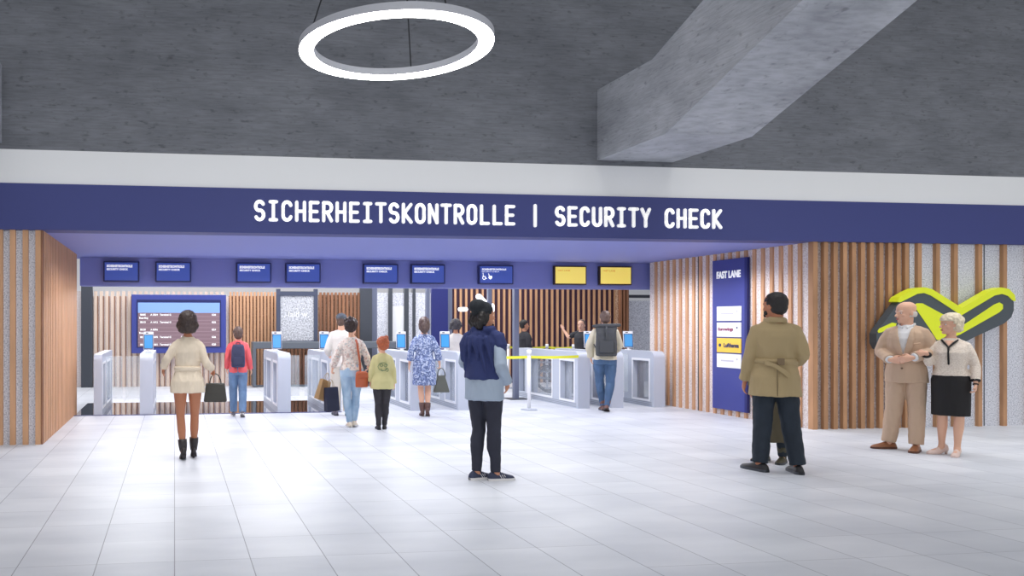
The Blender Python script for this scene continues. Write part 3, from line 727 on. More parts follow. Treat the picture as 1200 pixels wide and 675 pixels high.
# ================================================================= empty wheelchair glimpsed behind the gates
def torus(bm, c, R, r, ax, n=28, k=8):
    pts = []; ax = V(ax).normalized(); u = ax.orthogonal().normalized(); w = ax.cross(u); rings = []
    for i in range(n):
        a = 2*math.pi*i/n; d = u*math.cos(a)+w*math.sin(a)
        rings.append([bm.verts.new(V(c)+d*(R+r*math.cos(2*math.pi*j/k))+ax*(r*math.sin(2*math.pi*j/k))) for j in range(k)])
    for i in range(n):
        A, B = rings[i], rings[(i+1)%n]
        for j in range(k): f = bm.faces.new([A[j], A[(j+1)%k], B[(j+1)%k], B[j]]); f.smooth = True
TYRE = mat('dark_tyre', s2l(44,40,46), .7)
def wheelchair(u, v, rz, label):
    p = floor_pt(u, v); t = empty('wheelchair', (p.x, p.y, 0), rz); tag(t, label, 'wheelchair')
    for sx in (-.28, .28):
        bm = bmesh.new(); torus(bm, (sx,0,.3), .285, .016, (1,0,0)); torus(bm, (sx*1.08,0,.3), .25, .006, (1,0,0))
        for k in range(10):
            a = k*math.pi/5; cyl(bm, (sx,0,.3), (sx,.28*math.cos(a),.3+.28*math.sin(a)), .002, 5)
        link('wheel', bm, TYRE, t)
        bm = bmesh.new(); torus(bm, (sx*.8,.42,.075), .06, .015, (1,0,0), 18); link('caster', bm, TYRE, t)
    bm = bmesh.new(); box(bm, (-.22,-.12,.46), (.22,.3,.5), bev=.015); link('seat', bm, DARK, t)
    bm = bmesh.new(); box(bm, (-.22,-.16,.5), (.22,-.12,.88), bev=.015); link('backrest', bm, DARK, t)
    bm = bmesh.new()
    for sx in (-.24, .24):
        limb(bm, [(sx,-.3,.92),(sx,-.15,.93),(sx,-.14,.3),(sx,0,.3),(sx,.3,.34),(sx,.42,.12),(sx,.42,.08)], [.012]*7, 8); limb(bm, [(sx,-.14,.68),(sx,.22,.68),(sx,.28,.5),(sx,.28,.3),(sx,.5,.12)], [.011]*5, 8)
        limb(bm, [(sx,-.14,.47),(sx,.3,.47)], [.011]*2, 8)
    limb(bm, [(-.24,0,.3),(.24,0,.3)], [.01]*2, 8)
    link('frame', bm, STEEL, t)
    bm = bmesh.new(); box(bm, (-.2,.42,.11), (-.02,.6,.125)); box(bm, (.02,.42,.11), (.2,.6,.125)); link('footrest', bm, DARK, t)
wheelchair(643, 459, 1.2, 'empty dark wheelchair seen through the glass, left of the long gate flank')
# ================================================================= people
SK = {'light': mat('skin_light', s2l(226,178,152), .55, spec=.3), 'tan': mat('skin_tan', s2l(200,142,112), .55, spec=.3), 'brown': mat('skin_brown', s2l(186,124,94), .5, spec=.3), 'dark': mat('skin_dark', s2l(120,78,58), .5, spec=.3)}
EYEW = mat('eye_white', (.8,.8,.8), .3); EYED = mat('eye_iris', (.03,.02,.015), .2); LIP = mat('lip', s2l(170,90,84), .5)
def rz2(a): return Matrix.Rotation(a, 4, 'Z')
TM = [(.80,.11,.10,0),(.86,.155,.115,-.005),(.93,.165,.122,-.01),(1.02,.15,.11,0),(1.10,.145,.105,0),(1.22,.16,.115,0),(1.32,.170,.118,-.005),(1.38,.163,.105,-.01),(1.42,.134,.082,-.012),(1.45,.085,.064,-.012),(1.48,.056,.054,-.010)]
TF = [(.80,.11,.10,0),(.86,.168,.12,-.008),(.93,.172,.125,-.015),(1.02,.142,.105,-.005),(1.08,.126,.095,0),(1.18,.138,.103,.004),(1.27,.152,.122,.010),(1.35,.146,.100,-.003),(1.40,.115,.080,-.01),(1.435,.076,.060,-.012),(1.47,.052,.05,-.010)]
def lerp_t(tab, z):
    if z <= tab[0][0]: return tab[0][1:]
    for a, b in zip(tab, tab[1:]):
        if z <= b[0]:
            t = (z-a[0])/(b[0]-a[0]); return tuple(a[i]+(b[i]-a[i])*t for i in (1,2,3))
    return tab[-1][1:]
def hand(bm, w, d, n, side, curl=.5, k=1.0, spread=.1, thumb=.5):
    """w wrist, d finger direction, n palm normal (fingers curl towards it); side = +1 if thumb lies on +(d x n)"""
    w, d, n = V(w), V(d).normalized(), V(n); n = (n-d*n.dot(d)).normalized(); x = d.cross(n)*side
    pl = .088*k
    loft(bm, [(w-d*.02, x*.022*k, n*.018*k), (w+d*.012, x*.028*k, n*.018*k), (w+d*.04*k, x*.038*k, n*.016*k), (w+d*pl*.85, x*.042*k, n*.014*k), (w+d*pl, x*.038*k, n*.009*k)], 14)
    for i, (L, r) in enumerate(((.068,.0092),(.078,.0094),(.072,.009),(.056,.008))):
        o = (.030-.0203*i)*k; p = w+d*pl*.9+x*o; a = 0; P = [p-d*.02*k]; R = [r*k]
        P.append(p); R.append(r*k)
        for s, f in ((.45, 1.0), (.30, 1.1), (.25, .8)):
            a += curl*f*.95; dd = d*math.cos(a)+n*math.sin(a)+x*(spread*(1.5-i)*.25)
            p = p+dd.normalized()*L*s*k; P.append(p); R.append(r*k*(.95 if s > .4 else .85 if s > .27 else .75))
        limb(bm, P, R, 8)
    p = w+d*.022*k+x*.026*k; P = [p-x*.01]; R = [.014*k]
    dd = (d*.75+x*.75+n*.25).normalized(); p = p+dd*.034*k; P.append(p); R.append(.0115*k)
    dd = (d*.95+x*(.45-.5*thumb)+n*(.2+.5*thumb)).normalized(); p = p+dd*.028*k; P.append(p); R.append(.0098*k)
    dd = (d*1+x*(.15-.6*thumb)+n*(.2+.5*thumb)).normalized(); p = p+dd*.022*k; P.append(p); R.append(.008*k)
    limb(bm, P, R, 8)
def head_mesh(bm, M, male=True, k=1.0):
    f = 1.0 if male else .955
    S = [(-.002,.020,.018,.060),(.008,.034,.030,.052),(.025,.046,.042,.044),(.05,.056*(1.04 if male else .98),.060,.030),(.08,.064,.078,.014),(.115,.071,.090,.004),(.15,.0755,.0965,0),(.18,.073,.094,-.003),(.205,.063,.080,-.006),(.223,.045,.056,-.008),(.234,.022,.03,-.008)]
    loft(bm, [(M@V((0,cy,z)), M.to_3x3()@V((rx*f,0,0)), M.to_3x3()@V((0,ry*f,0))) for z, rx, ry, cy in S], 24)
    L = lambda x, y, z: M@V((x, y, z))
    limb(bm, [L(0,.088,.122),L(0,.102,.098),L(0,.113,.079)], [.009*k,.011*k,.0135*k], 10)
    for s in (-1, 1):
        ball(bm, L(s*.010,.104,.076), (.008,.008,.007), 10)
        ball(bm, L(s*.073*f,-.004,.105), (.009,.019,.031), 12, M=M.to_3x3().to_4x4())
        ball(bm, L(s*.033,.074,.132), (.024,.014,.010), 10, M=M.to_3x3().to_4x4())     # brow ridge
        ball(bm, L(s*.040,.060,.085), (.022,.022,.020), 10); ball(bm, L(s*.031,.0775,.1205), (.016,.0105,.006), 10, M=M.to_3x3().to_4x4())
    ball(bm, L(0,.092,.048), (.022,.011,.012), 12, M=M.to_3x3().to_4x4())
    ball(bm, L(0,.078,.014), (.020,.016,.014), 12)
def face_parts(t, M, brow=None):
    R3 = M.to_3x3().to_4x4()
    for s in (-1, 1):
        bm = bmesh.new(); ball(bm, M@V((s*.031,.0772,.112)), (.0125,.0090,.0075), 12, M=R3); e = link('eye', bm, EYEW, t, True)
        bm = bmesh.new(); ball(bm, M@V((s*.031,.0842,.112)), (.0054,.0030,.0058), 10, M=R3); link('iris', bm, EYED, e, True)
        if brow:
            bm = bmesh.new(); limb(bm, [M@V((s*.014,.0925,.131)), M@V((s*.033,.091,.136)), M@V((s*.052,.078,.131))], [.0035,.0042,.0028], 8); link('eyebrow', bm, brow, t, True)
    bm = bmesh.new(); limb(bm, [M@V((-.021,.0965,.047)), M@V((0,.1045,.050)), M@V((.021,.0965,.047))], [.0022,.0042,.0022], 8); limb(bm, [M@V((-.017,.097,.041)), M@V((0,.103,.0395)), M@V((.017,.097,.041))], [.0022,.0042,.0022], 8); link('lips', bm, LIP, t, True)

class Person:
    def __init__(s, name, label, pos, rot, H, male=True, skin='light', build=1.0, kid=False, **pose):
        s.t = empty(name, pos, rot, H/1.75); tag(s.t, label, 'person'); s.male = male; s.b = build; s.sk = SK[skin]; s.kid = kid
        sw = .158 if male else .138
        sw *= build
        P = dict(lean=0, hy=0, hp=0, hr=0, tw=0, sway=0)
        J = {'hipL': (-.088,0,.90), 'hipR': (.088,0,.90), 'kneeL': (-.10,.01,.49), 'kneeR': (.10,.01,.49), 'ankL': (-.105,-.02,.085), 'ankR': (.105,-.02,.085),
             'shL': (-sw,-.012,1.378), 'shR': (sw,-.012,1.378), 'elL': (-sw-.055,-.03,1.13), 'elR': (sw+.055,-.03,1.13), 'wrL': (-sw-.065,.03,.885), 'wrR': (sw+.065,.03,.885)}
        if not male:
            for q in ('shL', 'shR'): J[q] = (J[q][0], J[q][1], 1.352)
        F_ = {'footL': .12, 'footR': -.12, 'pitchL': 0, 'pitchR': 0}
        s.hands = {'L': None, 'R': None}; s.kh = 1.0 if male else .9
        for k, v in pose.items():
            if k in P: P[k] = v
            elif k in J: J[k] = v
            elif k in F_: F_[k] = v
            elif k == 'handL': s.hands['L'] = v
            elif k == 'handR': s.hands['R'] = v
            else: raise Exception(k)
        s.P, s.J, s.F = P, {k: V(v) for k, v in J.items()}, F_
        s.tab = [(z, rx*build, ry*(build+.0), cy) for z, rx, ry, cy in (TM if male else TF)]
        s.HM = Matrix.Translation((0,-.018,1.500)) @ rz2(P['hy']) @ Matrix.Rotation(P['hp'],4,'X') @ Matrix.Rotation(P['hr'],4,'Y') @ Matrix.Scale(1.06,4)
        if kid: s.HM = Matrix.Translation((0,-.018,1.475)) @ rz2(P['hy']) @ Matrix.Rotation(P['hp'],4,'X') @ Matrix.Scale(1.17,4)
        s.seed = random.random()*10
    def torso(s, bm, z0, z1, t, flare=0, zf=1.0, n=26, extra=None):
        zs = [z0]+[z for z, *_ in s.tab if z0+.015 < z < z1-.01]+[z1]; secs = []
        for z in zs:
            rx, ry, cy = lerp_t(s.tab, max(z, .93)) if z < .93 else lerp_t(s.tab, z)
            e = t*(1-.5*max(0, min(1, (z-1.3)/.12)))+(flare*(zf-z)/(zf-z0) if z < zf and z0 < zf else 0)
            ex, ey = (extra(z) if extra else (0, 0))
            rx, ry = rx+e+ex, ry+e*.9+ey
            secs.append((V((0,cy,z)), V((rx,0,0)), V((0,ry,0))))
        # gently rounded ends so remeshing keeps an even hem
        loft(bm, secs, n)
    def leg(s, bm, side, t=0, zcut=None, prof=None):
        h, k, a = (s.J[q+side] for q in ('hip', 'knee', 'ank')); b = .5*(1+s.b)
        m = 1 if s.male else .97
        pts, r = [], []
        R = prof or [(0,.086),(.25,.088),(.5,.078),(.8,.062),(1.0,.056),(1.2,.057),(1.4,.056),(1.6,.047),(1.85,.038),(2.0,.037)]
        for u, rr in R:
            p = h.lerp(k, u) if u <= 1 else k.lerp(a, u-1)
            if 1.1 < u < 1.6 and not prof: p = p+V((0,-.012,0))
            if zcut is not None and p.z < zcut: break
            pts.append(p); r.append((rr*b*m)+t)
        limb(bm, pts, r, 18, rounded=False)
    def arm(s, bm, side, t=0, end=1.0, start=0, prof=None, cuff=0):
        sh, el, wr = (s.J[q+side] for q in ('sh', 'el', 'wr')); m = (1 if s.male else .84)*.5*(1+s.b)
        R = prof or [(0,.051),(.3,.051),(.65,.045),(.95,.040),(1.05,.040),(1.3,.041),(1.65,.033),(2.0,.025)]
        pts, r = [], []
        for u, rr in R:
            if u > 1+end: break
            pts.append(sh.lerp(el, u) if u <= 1 else el.lerp(wr, u-1)); r.append(rr*m+t*(.45+.55*min(1, u/.4)))
        u = 1+end; pts.append(el.lerp(wr, end) if end >= 0 else sh.lerp(el, u)); r.append((r[-1] if end < 1 else .026*m+t)+cuff)
        limb(bm, pts, r, 16, rounded=(prof is None and t == 0))
        sx = -1 if side == 'L' else 1
        limb(bm, [(sx*.045, sh.y-.01, sh.z+.055), (sx*.10, sh.y-.004, sh.z+.030), sh], [.034*m+t*.5, .042*m+t*.5, r[0]*.98], 14)
        if t: ball(bm, pts[0], r[0], 14)
    def body(s, voxel=.007, legs=True, brow=None, face=True):
        bm = bmesh.new(); s.torso(bm, .85, s.tab[-1][0], -.006)
        for q in 'LR':
            s.leg(bm, q, -.004)
            s.arm(bm, q); a = s.J['ank'+q]; fy = s.F['foot'+q]; d = V((-math.sin(fy), math.cos(fy), 0))
            h = s.hands[q] or {}
            el, wr = s.J['el'+q], s.J['wr'+q]; d0 = (wr-el).normalized()
            dd = V(h.get('d', d0)); nn = V(h.get('n', (1 if q == 'L' else -1, .15, 0)))
            dN = dd.normalized(); nN = (nn-dN*nn.dot(dN)).normalized(); xx = dN.cross(nN)
            pref = V(h.get('thumb', (0,1,.2))); sd = 1 if xx.dot(pref) > 0 else -1
            hand(bm, wr, dd, nn, sd, h.get('curl', .35), s.kh)
            # foot inside the shoe
            p = s.F['pitch'+q]
            limb(bm, [a+V((0,0,.0)), a+d*.03+V((0,0,-.045)), a+d*.12+V((0,0,-.062-(0)))], [.036,.030,.022], 10)
        nb = V((0,-.012,1.42)); c = s.HM@V((0,-.012,.06))
        r = .058 if s.male else .047
        limb(bm, [nb, nb.lerp(c, .5), c], [r*1.08, r, r*.98], 16)
        head_mesh(bm, s.HM, s.male)
        s.body_o = fuse('body', bm, s.sk, s.t, voxel, 3)
        if face: face_parts(s.t, s.HM, brow)
        return s.body_o
    def top(s, name, m, hem, t=.018, flare=.0, sleeve=.93, st=.012, cuff=0, wr=.006, collar=None, voxel=.0085, zf=1.0, open_=None, extra=None, parent=None, arms='LR', prof=None, wf=14, z1=None, more=None):
        bm = bmesh.new(); s.torso(bm, hem, z1 or s.tab[-2][0]+.012, t, flare, zf, extra=extra)
        for q in arms: s.arm(bm, q, st+.006, sleeve, prof=prof, cuff=cuff)
        if collar:
            c, r = collar; p = V((0,-.015,s.tab[-2][0]-.01)); limb(bm, [p, p+V((0,-.004,c))], [(s.tab[-1][1]+r, s.tab[-1][2]+r)]*2, 18, rounded=False, flat=(0,1,0))
        if more: more(bm)
        return fuse(name, bm, m, parent or s.t, voxel, 3, wr, wf, .45, s.seed)
    def trousers(s, m, t=.012, cuff=.055, prof=None, waist=1.02, wr=.004, name='trousers', voxel=.0085):
        wr = max(wr, .006)
        bm = bmesh.new(); s.torso(bm, .82, waist, .016)
        for q in 'LR': s.leg(bm, q, t, cuff, prof); 
        return fuse(name, bm, m, s.t, voxel, 3, wr, 18, .6, s.seed)
    def skirt(s, m, hem, waist=1.06, flare=.0, name='skirt', wr=.003, t=.012):
        bm = bmesh.new()
        zs = [hem, hem+.04, (hem+.86)/2, .86, .93, 1.02, waist]; secs = []
        for z in zs:
            rx, ry, cy = lerp_t(s.tab, max(z, .88)); k = (.93-z)/(.93-hem) if z < .93 else 0
            secs.append((V((0,cy,z)), V((rx+t+flare*max(k,0),0,0)), V((0,ry+t+flare*max(k,0),0))))
        loft(bm, secs, 26)
        return fuse(name, bm, m, s.t, .0085, 3, wr, 12, .3, s.seed)
    def shoes(s, m, kind='shoe', sole=None, top=.10, k=1.0, stripe=None):
        for q in 'LR':
            a = s.J['ank'+q]; fy, p = s.F['foot'+q], s.F['pitch'+q]
            base = V((a.x, a.y, 0)); R = rz2(fy)
            toe = V((0,.10,0)); M = Matrix.Translation((a.x, a.y, max(0, a.z-.085)*0)) @ R
            if p: M = M @ Matrix.Translation(toe) @ Matrix.Rotation(-p,4,'X') @ Matrix.Translation(-toe)
            # anchor shoe under the ankle
            an = M@V((0,0,.085)); off = V((a.x-an.x, a.y-an.y, 0)); M = Matrix.Translation(off) @ M
            heel = .045 if kind in ('heel', 'bootheel') else .012
            S = [(-.080,.020,.045),(-.070,.032,.070),(-.04,.039,.092 if kind != 'flat' else .055),(.0,.037,.09 if kind != 'flat' else .045),(.05,.042,.084 if kind != 'flat' else .036),(.10,.047,.064 if kind != 'flat' else .036),(.145,.044,.052 if kind != 'flat' else .032),(.178,.034,.042),(.194,.018,.026)]
            if kind in ('heel', 'bootheel', 'flat'): S = [(y*.93, w*.86, h) for y, w, h in S]
            bm = bmesh.new(); rings = []; n = 16
            for y, w, h in S:
                y *= k; lift = heel*max(0, min(1, (.05-y)/.09)) if heel > .03 else 0
                pts = []
                for i in range(n):
                    an = 2*math.pi*i/n; x = w*k*math.cos(an); z = .012+(h-.012)*max(0, math.sin(an))*1.0 if math.sin(an) > 0 else .0
                    if math.sin(an) <= 0: z = 0
                    pts.append(bm.verts.new(M@V((x, y, z+lift))))
                rings.append(pts)
            for A, B in zip(rings, rings[1:]):
                for i in range(n): f = bm.faces.new([A[i], A[(i+1)%n], B[(i+1)%n], B[i]]); f.smooth = True
            bm.faces.new(rings[0]); bm.faces.new(rings[-1][::-1])
            if kind in ('boot', 'bootheel'):
                c = M@V((0,-.012,.06+heel*.6)); up = (s.J['knee'+q]-a).normalized()
                limb(bm, [c, a+up*.02, a+up*(top-.04)*.6, a+up*(top-.03)], [.040,.045,.052,.054], 16, rounded=False)
            if kind in ('heel', 'bootheel'): cyl(bm, M@V((0,-.058,0)), M@V((0,-.05,.06)), .012, 12, r2=.024)
            o = link('shoe', bm, m, s.t, True)
            if sole:
                bm = bmesh.new(); out = [V((w*k*1.06*sg, y*k, 0)) for sg in (1,) for y, w, h in S]+[V((-w*k*1.06, y*k, 0)) for y, w, h in reversed(S)]
                prism(bm, [M@p_ for p_ in out], (M.to_3x3()@V((0,0,.024)))); link('sole', bm, sole, o)
            if stripe:
                bm = bmesh.new()
                for sg in (-1, 1):
                    for j in range(3):
                        y = .035+j*.022; limb(bm, [M@V((sg*.0405*k, y+.012, .026)), M@V((sg*.031*k, y-.006, .058))], [.0035]*2, 6)
                link('stripe', bm, stripe, o)
            if kind in ('shoe', 'sneaker') :
                bm = bmesh.new()
                for j in range(4):
                    y = .035+j*.019; z = .086-j*.0095; limb(bm, [M@V((-.017, y, z)), M@V((0, y+.003, z+.006)), M@V((.017, y, z))], [.0025]*3, 6)
                link('laces', bm, sole or m, o)
    def hair(s, m, kind, name='hair', wr=.005, wf=45, parent=None):
        M = s.HM; bm = bmesh.new(); R3 = M.to_3x3().to_4x4(); c = lambda x, y, z: M@V((x, y, z)); cut = []
        def cap(dx=0, dz=0, front=.135, bot=.06):
            ball(bm, c(0,-.012,.148), (.083+dx,.104+dx,.096+dz), 24, M=R3)
            ball(bm, c(0,-.035,.10), (.074+dx,.074+dx,.075), 20, M=R3)
        if kind == 'short': cap(.0, .0); 
        elif kind == 'buzz': cap(-.005, -.006)
        elif kind == 'bob':
            cap(.022, .01)
            for x, y, z, r in ((-.07,-.02,.08,.062),(.07,-.02,.08,.062),(-.05,-.06,.05,.06),(.05,-.06,.05,.06),(0,-.075,.055,.065),(-.078,.015,.10,.045),(.078,.015,.10,.045),(0,-.03,.19,.07)): ball(bm, c(x,y,z), r, 14)
        elif kind == 'curly':
            cap(.03, .02)
            for i in range(16):
                an = i*2*math.pi/16; ball(bm, c(.095*math.cos(an), -.03+.09*math.sin(an)*(1 if math.sin(an) < 0 else .55), .11+.05*math.sin(i*2.1)), .042, 10)
        elif kind == 'bun':
            cap(.020, .012); ball(bm, c(0,-.10,.165), (.075,.055,.055), 16, M=R3); ball(bm, c(.055,-.105,.19), .036, 12); ball(bm, c(-.05,-.095,.205), .036, 12); ball(bm, c(.0,-.06,.235), .04, 12)
        elif kind == 'topbun':
            cap(.016, .010); ball(bm, c(.035,-.06,.235), .042, 14); ball(bm, c(-.05,-.03,.215), .03, 12); ball(bm, c(.0,-.085,.21), .036, 12)
        elif kind == 'low':
            cap(.006, .0)
            limb(bm, [c(0,-.10,.12), c(0,-.115,.05), c(0,-.10,-.02)], [.05,.05,.03], 14)
            for sx in (-1, 1): limb(bm, [c(sx*.07,-.03,.12), c(sx*.06,-.06,.05), c(sx*.03,-.08,-.01)], [.03,.035,.02], 10)
        elif kind == 'long_under':
            for x in (-.06, -.02, .03, .065): limb(bm, [c(x,-.06,.12), c(x*1.1,-.08,.05), c(x*.9,-.075,.0)], [.04,.042,.025], 10)
            for sx in (-1, 1): limb(bm, [c(sx*.068,-.005,.13), c(sx*.075,-.02,.08), c(sx*.07,-.035,.03)], [.022,.028,.018], 10)
        elif kind == 'grey_bob':
            cap(.014, .010)
            for x, y, z, r in ((-.065,-.015,.085,.045),(.065,-.015,.085,.045),(-.04,-.06,.06,.045),(.04,-.06,.06,.045),(0,-.07,.065,.05),(-.055,.045,.165,.034),(.05,.045,.17,.034),(0,.05,.19,.036)): ball(bm, c(x,y,z), r, 14)
        elif kind == 'fringe':
            for i in range(17):
                an = math.radians(172+i*12.25)
                ball(bm, c(.064*math.cos(an), -.010+.080*math.sin(an), .095), (.0155,.0155,.036), 10)
        # face opening: carve the volume in front of the hairline
        if kind not in ('fringe', 'long_under'):
            no = (M.to_3x3()@V((0,1,-.72))).normalized(); cut.append((c(0,.062,.135 if kind != 'buzz' else .14), no))
        o = fuse(name, bm, m, parent or s.t, .007, 3, wr, wf, 1, s.seed)
        if cut:   # bend clear part back instead of cutting a hole: pull front-low vertices inside the head
            inv = M.inverted()
            for v in o.data.vertices:
                p = inv@v.co
                hl = .152-.0*abs(p.x) if kind != 'bob' else .15
                lim = .045 if p.z > .12 else .02
                if p.z < hl and p.y > lim-(.0 if abs(p.x) < .05 else .02):
                    q = V((p.x*.72, min(p.y, .03)*.6, max(p.z, .06))); v.co = M@q
        return o
def P_(base, dx, dz, dy=0): return (base[0]+dx, base[1]+dy, base[2]+dz)
def strap(name, pts, w, th, m, parent):
    """flat ribbon through pts; each pt (pos, width dir)"""
    bm = bmesh.new(); rings = []
    for i, (p, wd) in enumerate(pts):
        p, wd = V(p), V(wd).normalized(); d = V(pts[min(i+1, len(pts)-1)][0])-V(pts[max(i-1, 0)][0]); n = d.cross(wd).normalized()
        rings.append([bm.verts.new(q) for q in (p-wd*w/2-n*th/2, p+wd*w/2-n*th/2, p+wd*w/2+n*th/2, p-wd*w/2+n*th/2)])
    for A, B in zip(rings, rings[1:]):
        for i in range(4): bm.faces.new([A[i], A[(i+1)%4], B[(i+1)%4], B[i]])
    bm.faces.new(rings[0]); bm.faces.new(rings[-1])
    return link(name, bm, m, parent)
H_BLACK = mat('black_hair', s2l(32,28,28), .55); H_BRN = mat('brown_hair', s2l(62,48,44), .5, var=((60,60,20),.3)); H_DBR = mat('dark_brown_hair', s2l(46,30,28), .5, var=((60,60,20),.3))
H_RED = mat('red_hair', s2l(176,92,56), .5, var=((60,60,20),.25)); H_GREY = mat('blonde_grey_hair', s2l(222,208,182), .55, var=((60,60,20),.12)); H_WHT = mat('white_hair', s2l(214,206,200), .6)
H_MID = mat('short_brown_hair', s2l(96,76,68), .6, var=((60,60,20),.2))
def ray(u): return -theta(u)
def scale_z(u, v): return CAMZ
def where(u, v): p = floor_pt(u, v); return (p.x, p.y, 0)
def height(vf, vt, vh=None): return (vf-vt)*depth_floor(vf)/F

# ------------------------------------------------ woman in cream
CREAM = mat('cream_jacket_cloth', s2l(232,216,194), .85, bump=(60,.15)); CREAM2 = mat('beige_shorts_cloth', s2l(206,190,164), .85); BOOT = mat('dark_boot_leather', s2l(44,38,40), .45)
pos = where(220, 537.5)
p = Person('woman', 'woman in cream belted jacket and shorts walking away, seen from behind', pos, ray(220)+.04, 1.715, male=False, skin='brown',
   ankL=(-.055,-.06,.10), kneeL=(-.085,.0,.50), ankR=(.075,.10,.10), kneeR=(.085,.06,.50), pitchL=.18, footL=.05, footR=-.05,
   elL=(-.245,-.03,1.19), wrL=(-.285,.08,1.08), handL=dict(d=(-.1,.5,-.7), curl=.3), elR=(.215,-.07,1.13), wrR=(.30,.06,1.07), handR=dict(d=(.35,.3,-.9), n=(-1,0,0), curl=1.2), hy=-.12, hp=.08)
p.body(brow=H_BRN); p.hair(H_BRN, 'bob', wr=.007)
p.trousers(CREAM2, t=.022, cuff=.70, name='shorts', waist=1.04)
p.top('jacket', CREAM, .79, t=.016, flare=.022, sleeve=.92, st=.010, cuff=.006, wr=.009, collar=(.03,.012), zf=1.08)
bm = bmesh.new(); rx, ry, cy = lerp_t(p.tab, 1.075)
secs = [(V((0,cy-.004,z)), V((rx+e,0,0)), V((0,ry+e,0))) for z, e in ((1.045,.022),(1.055,.036),(1.09,.038),(1.10,.022))]
loft(bm, secs, 30); fuse('belt', bm, CREAM, p.t, .007, 2, .003, 30, 1, 3)
p.shoes(BOOT, 'bootheel', top=.17)
def handbag(name, loc, rz, w, h, d, m, label, cat='bag', taper=.85, strap_h=.13, hm=None, group=None):
    t = empty(name, loc, rz); tag(t, label, cat, group)
    bm = bmesh.new()
    secs = [(V((0,0,z)), V((ww,0,0)), V((0,dd,0))) for z, ww, dd in ((-h,w*.46,d*.42),(-h+.012,w*.5,d*.5),(-h*.5,w*.5*(1+taper)/2,d*.42),(-.012,w*.5*taper,d*.26),(0,w*.5*taper*.95,d*.16))]
    rings = []
    for c, u, q in secs:
        rings.append([bm.verts.new(c+V((sx*u.x*a, sy*q.y*b, 0))) for sx, sy, a, b in ((-1,-1,.93,1),(1,-1,.93,1),(1,-1,1,.8),(1,1,1,.8),(1,1,.93,1),(-1,1,.93,1),(-1,1,1,.8),(-1,-1,1,.8))])
    for A, B in zip(rings, rings[1:]):
        for i in range(8): bm.faces.new([A[i], A[(i+1)%8], B[(i+1)%8], B[i]])
    bm.faces.new(rings[0]); bm.faces.new(rings[-1])
    link('bag_body', bm, m, t)
    for sy in (-1, 1):
        bm = bmesh.new(); pts = [(w*.25*math.cos(a), sy*d*.18*(1-.6*math.sin(a)), -.02+(strap_h+.02)*math.sin(a)) for a in [math.pi*i/12 for i in range(13)]]
        limb(bm, pts, [.006]*13, 8); link('handle', bm, hm or m, t, True)
    return t
def w_of(p, loc):  # person local -> world
    s = p.t.scale[0]; return V(p.t.location)+(rz2(p.t.rotation_euler.z)@(V(loc)*s))
OLV = mat('dark_olive_leather', s2l(62,60,56), .45)
hl = w_of(p, (.335,.085,1.0)); handbag('handbag', hl-V((0,0,.11)), p.t.rotation_euler.z-.15, .27, .22, .11, OLV, 'dark structured handbag in the right hand of the woman in cream', taper=.82, strap_h=.11)

# ------------------------------------------------ boy in red hoodie
REDC = mat('coral_red_hoodie', s2l(232,100,106), .85); JEAN = mat('mid_blue_denim', s2l(104,132,168), .85, var=((9,9,5),.2)); NAVYB = mat('navy_backpack', s2l(58,62,92), .7); SNK = mat('grey_sneaker', s2l(100,98,112), .6); SOLW = mat('white_sole', s2l(225,222,222), .6)
pos = where(279, 488)
p = Person('boy', 'boy in coral red hoodie and blue jeans walking towards the gates', pos, ray(279), 1.52, True, 'light', .95, True, ankL=(-.09,.12,.085), kneeL=(-.095,.09,.49), ankR=(.085,-.14,.10), kneeR=(.09,.0,.49), pitchR=.4, pitchL=0, wrL=(-.22,.14,.93), wrR=(.25,.1,.91), hy=.1)
p.body(.009, brow=H_MID); p.hair(H_MID, 'short'); p.trousers(JEAN, t=.014, prof=[(0,.090),(.5,.080),(1,.068),(1.4,.064),(2,.058)])
p.top('hoodie', REDC, .86, t=.024, sleeve=.9, st=.014, wr=.008, more=lambda bm: (ball(bm, (0,-.085,1.42), (.11,.05,.06), 16), ball(bm, (0,-.06,1.455), (.10,.08,.035), 16)))
p.shoes(SNK, 'sneaker', SOLW)
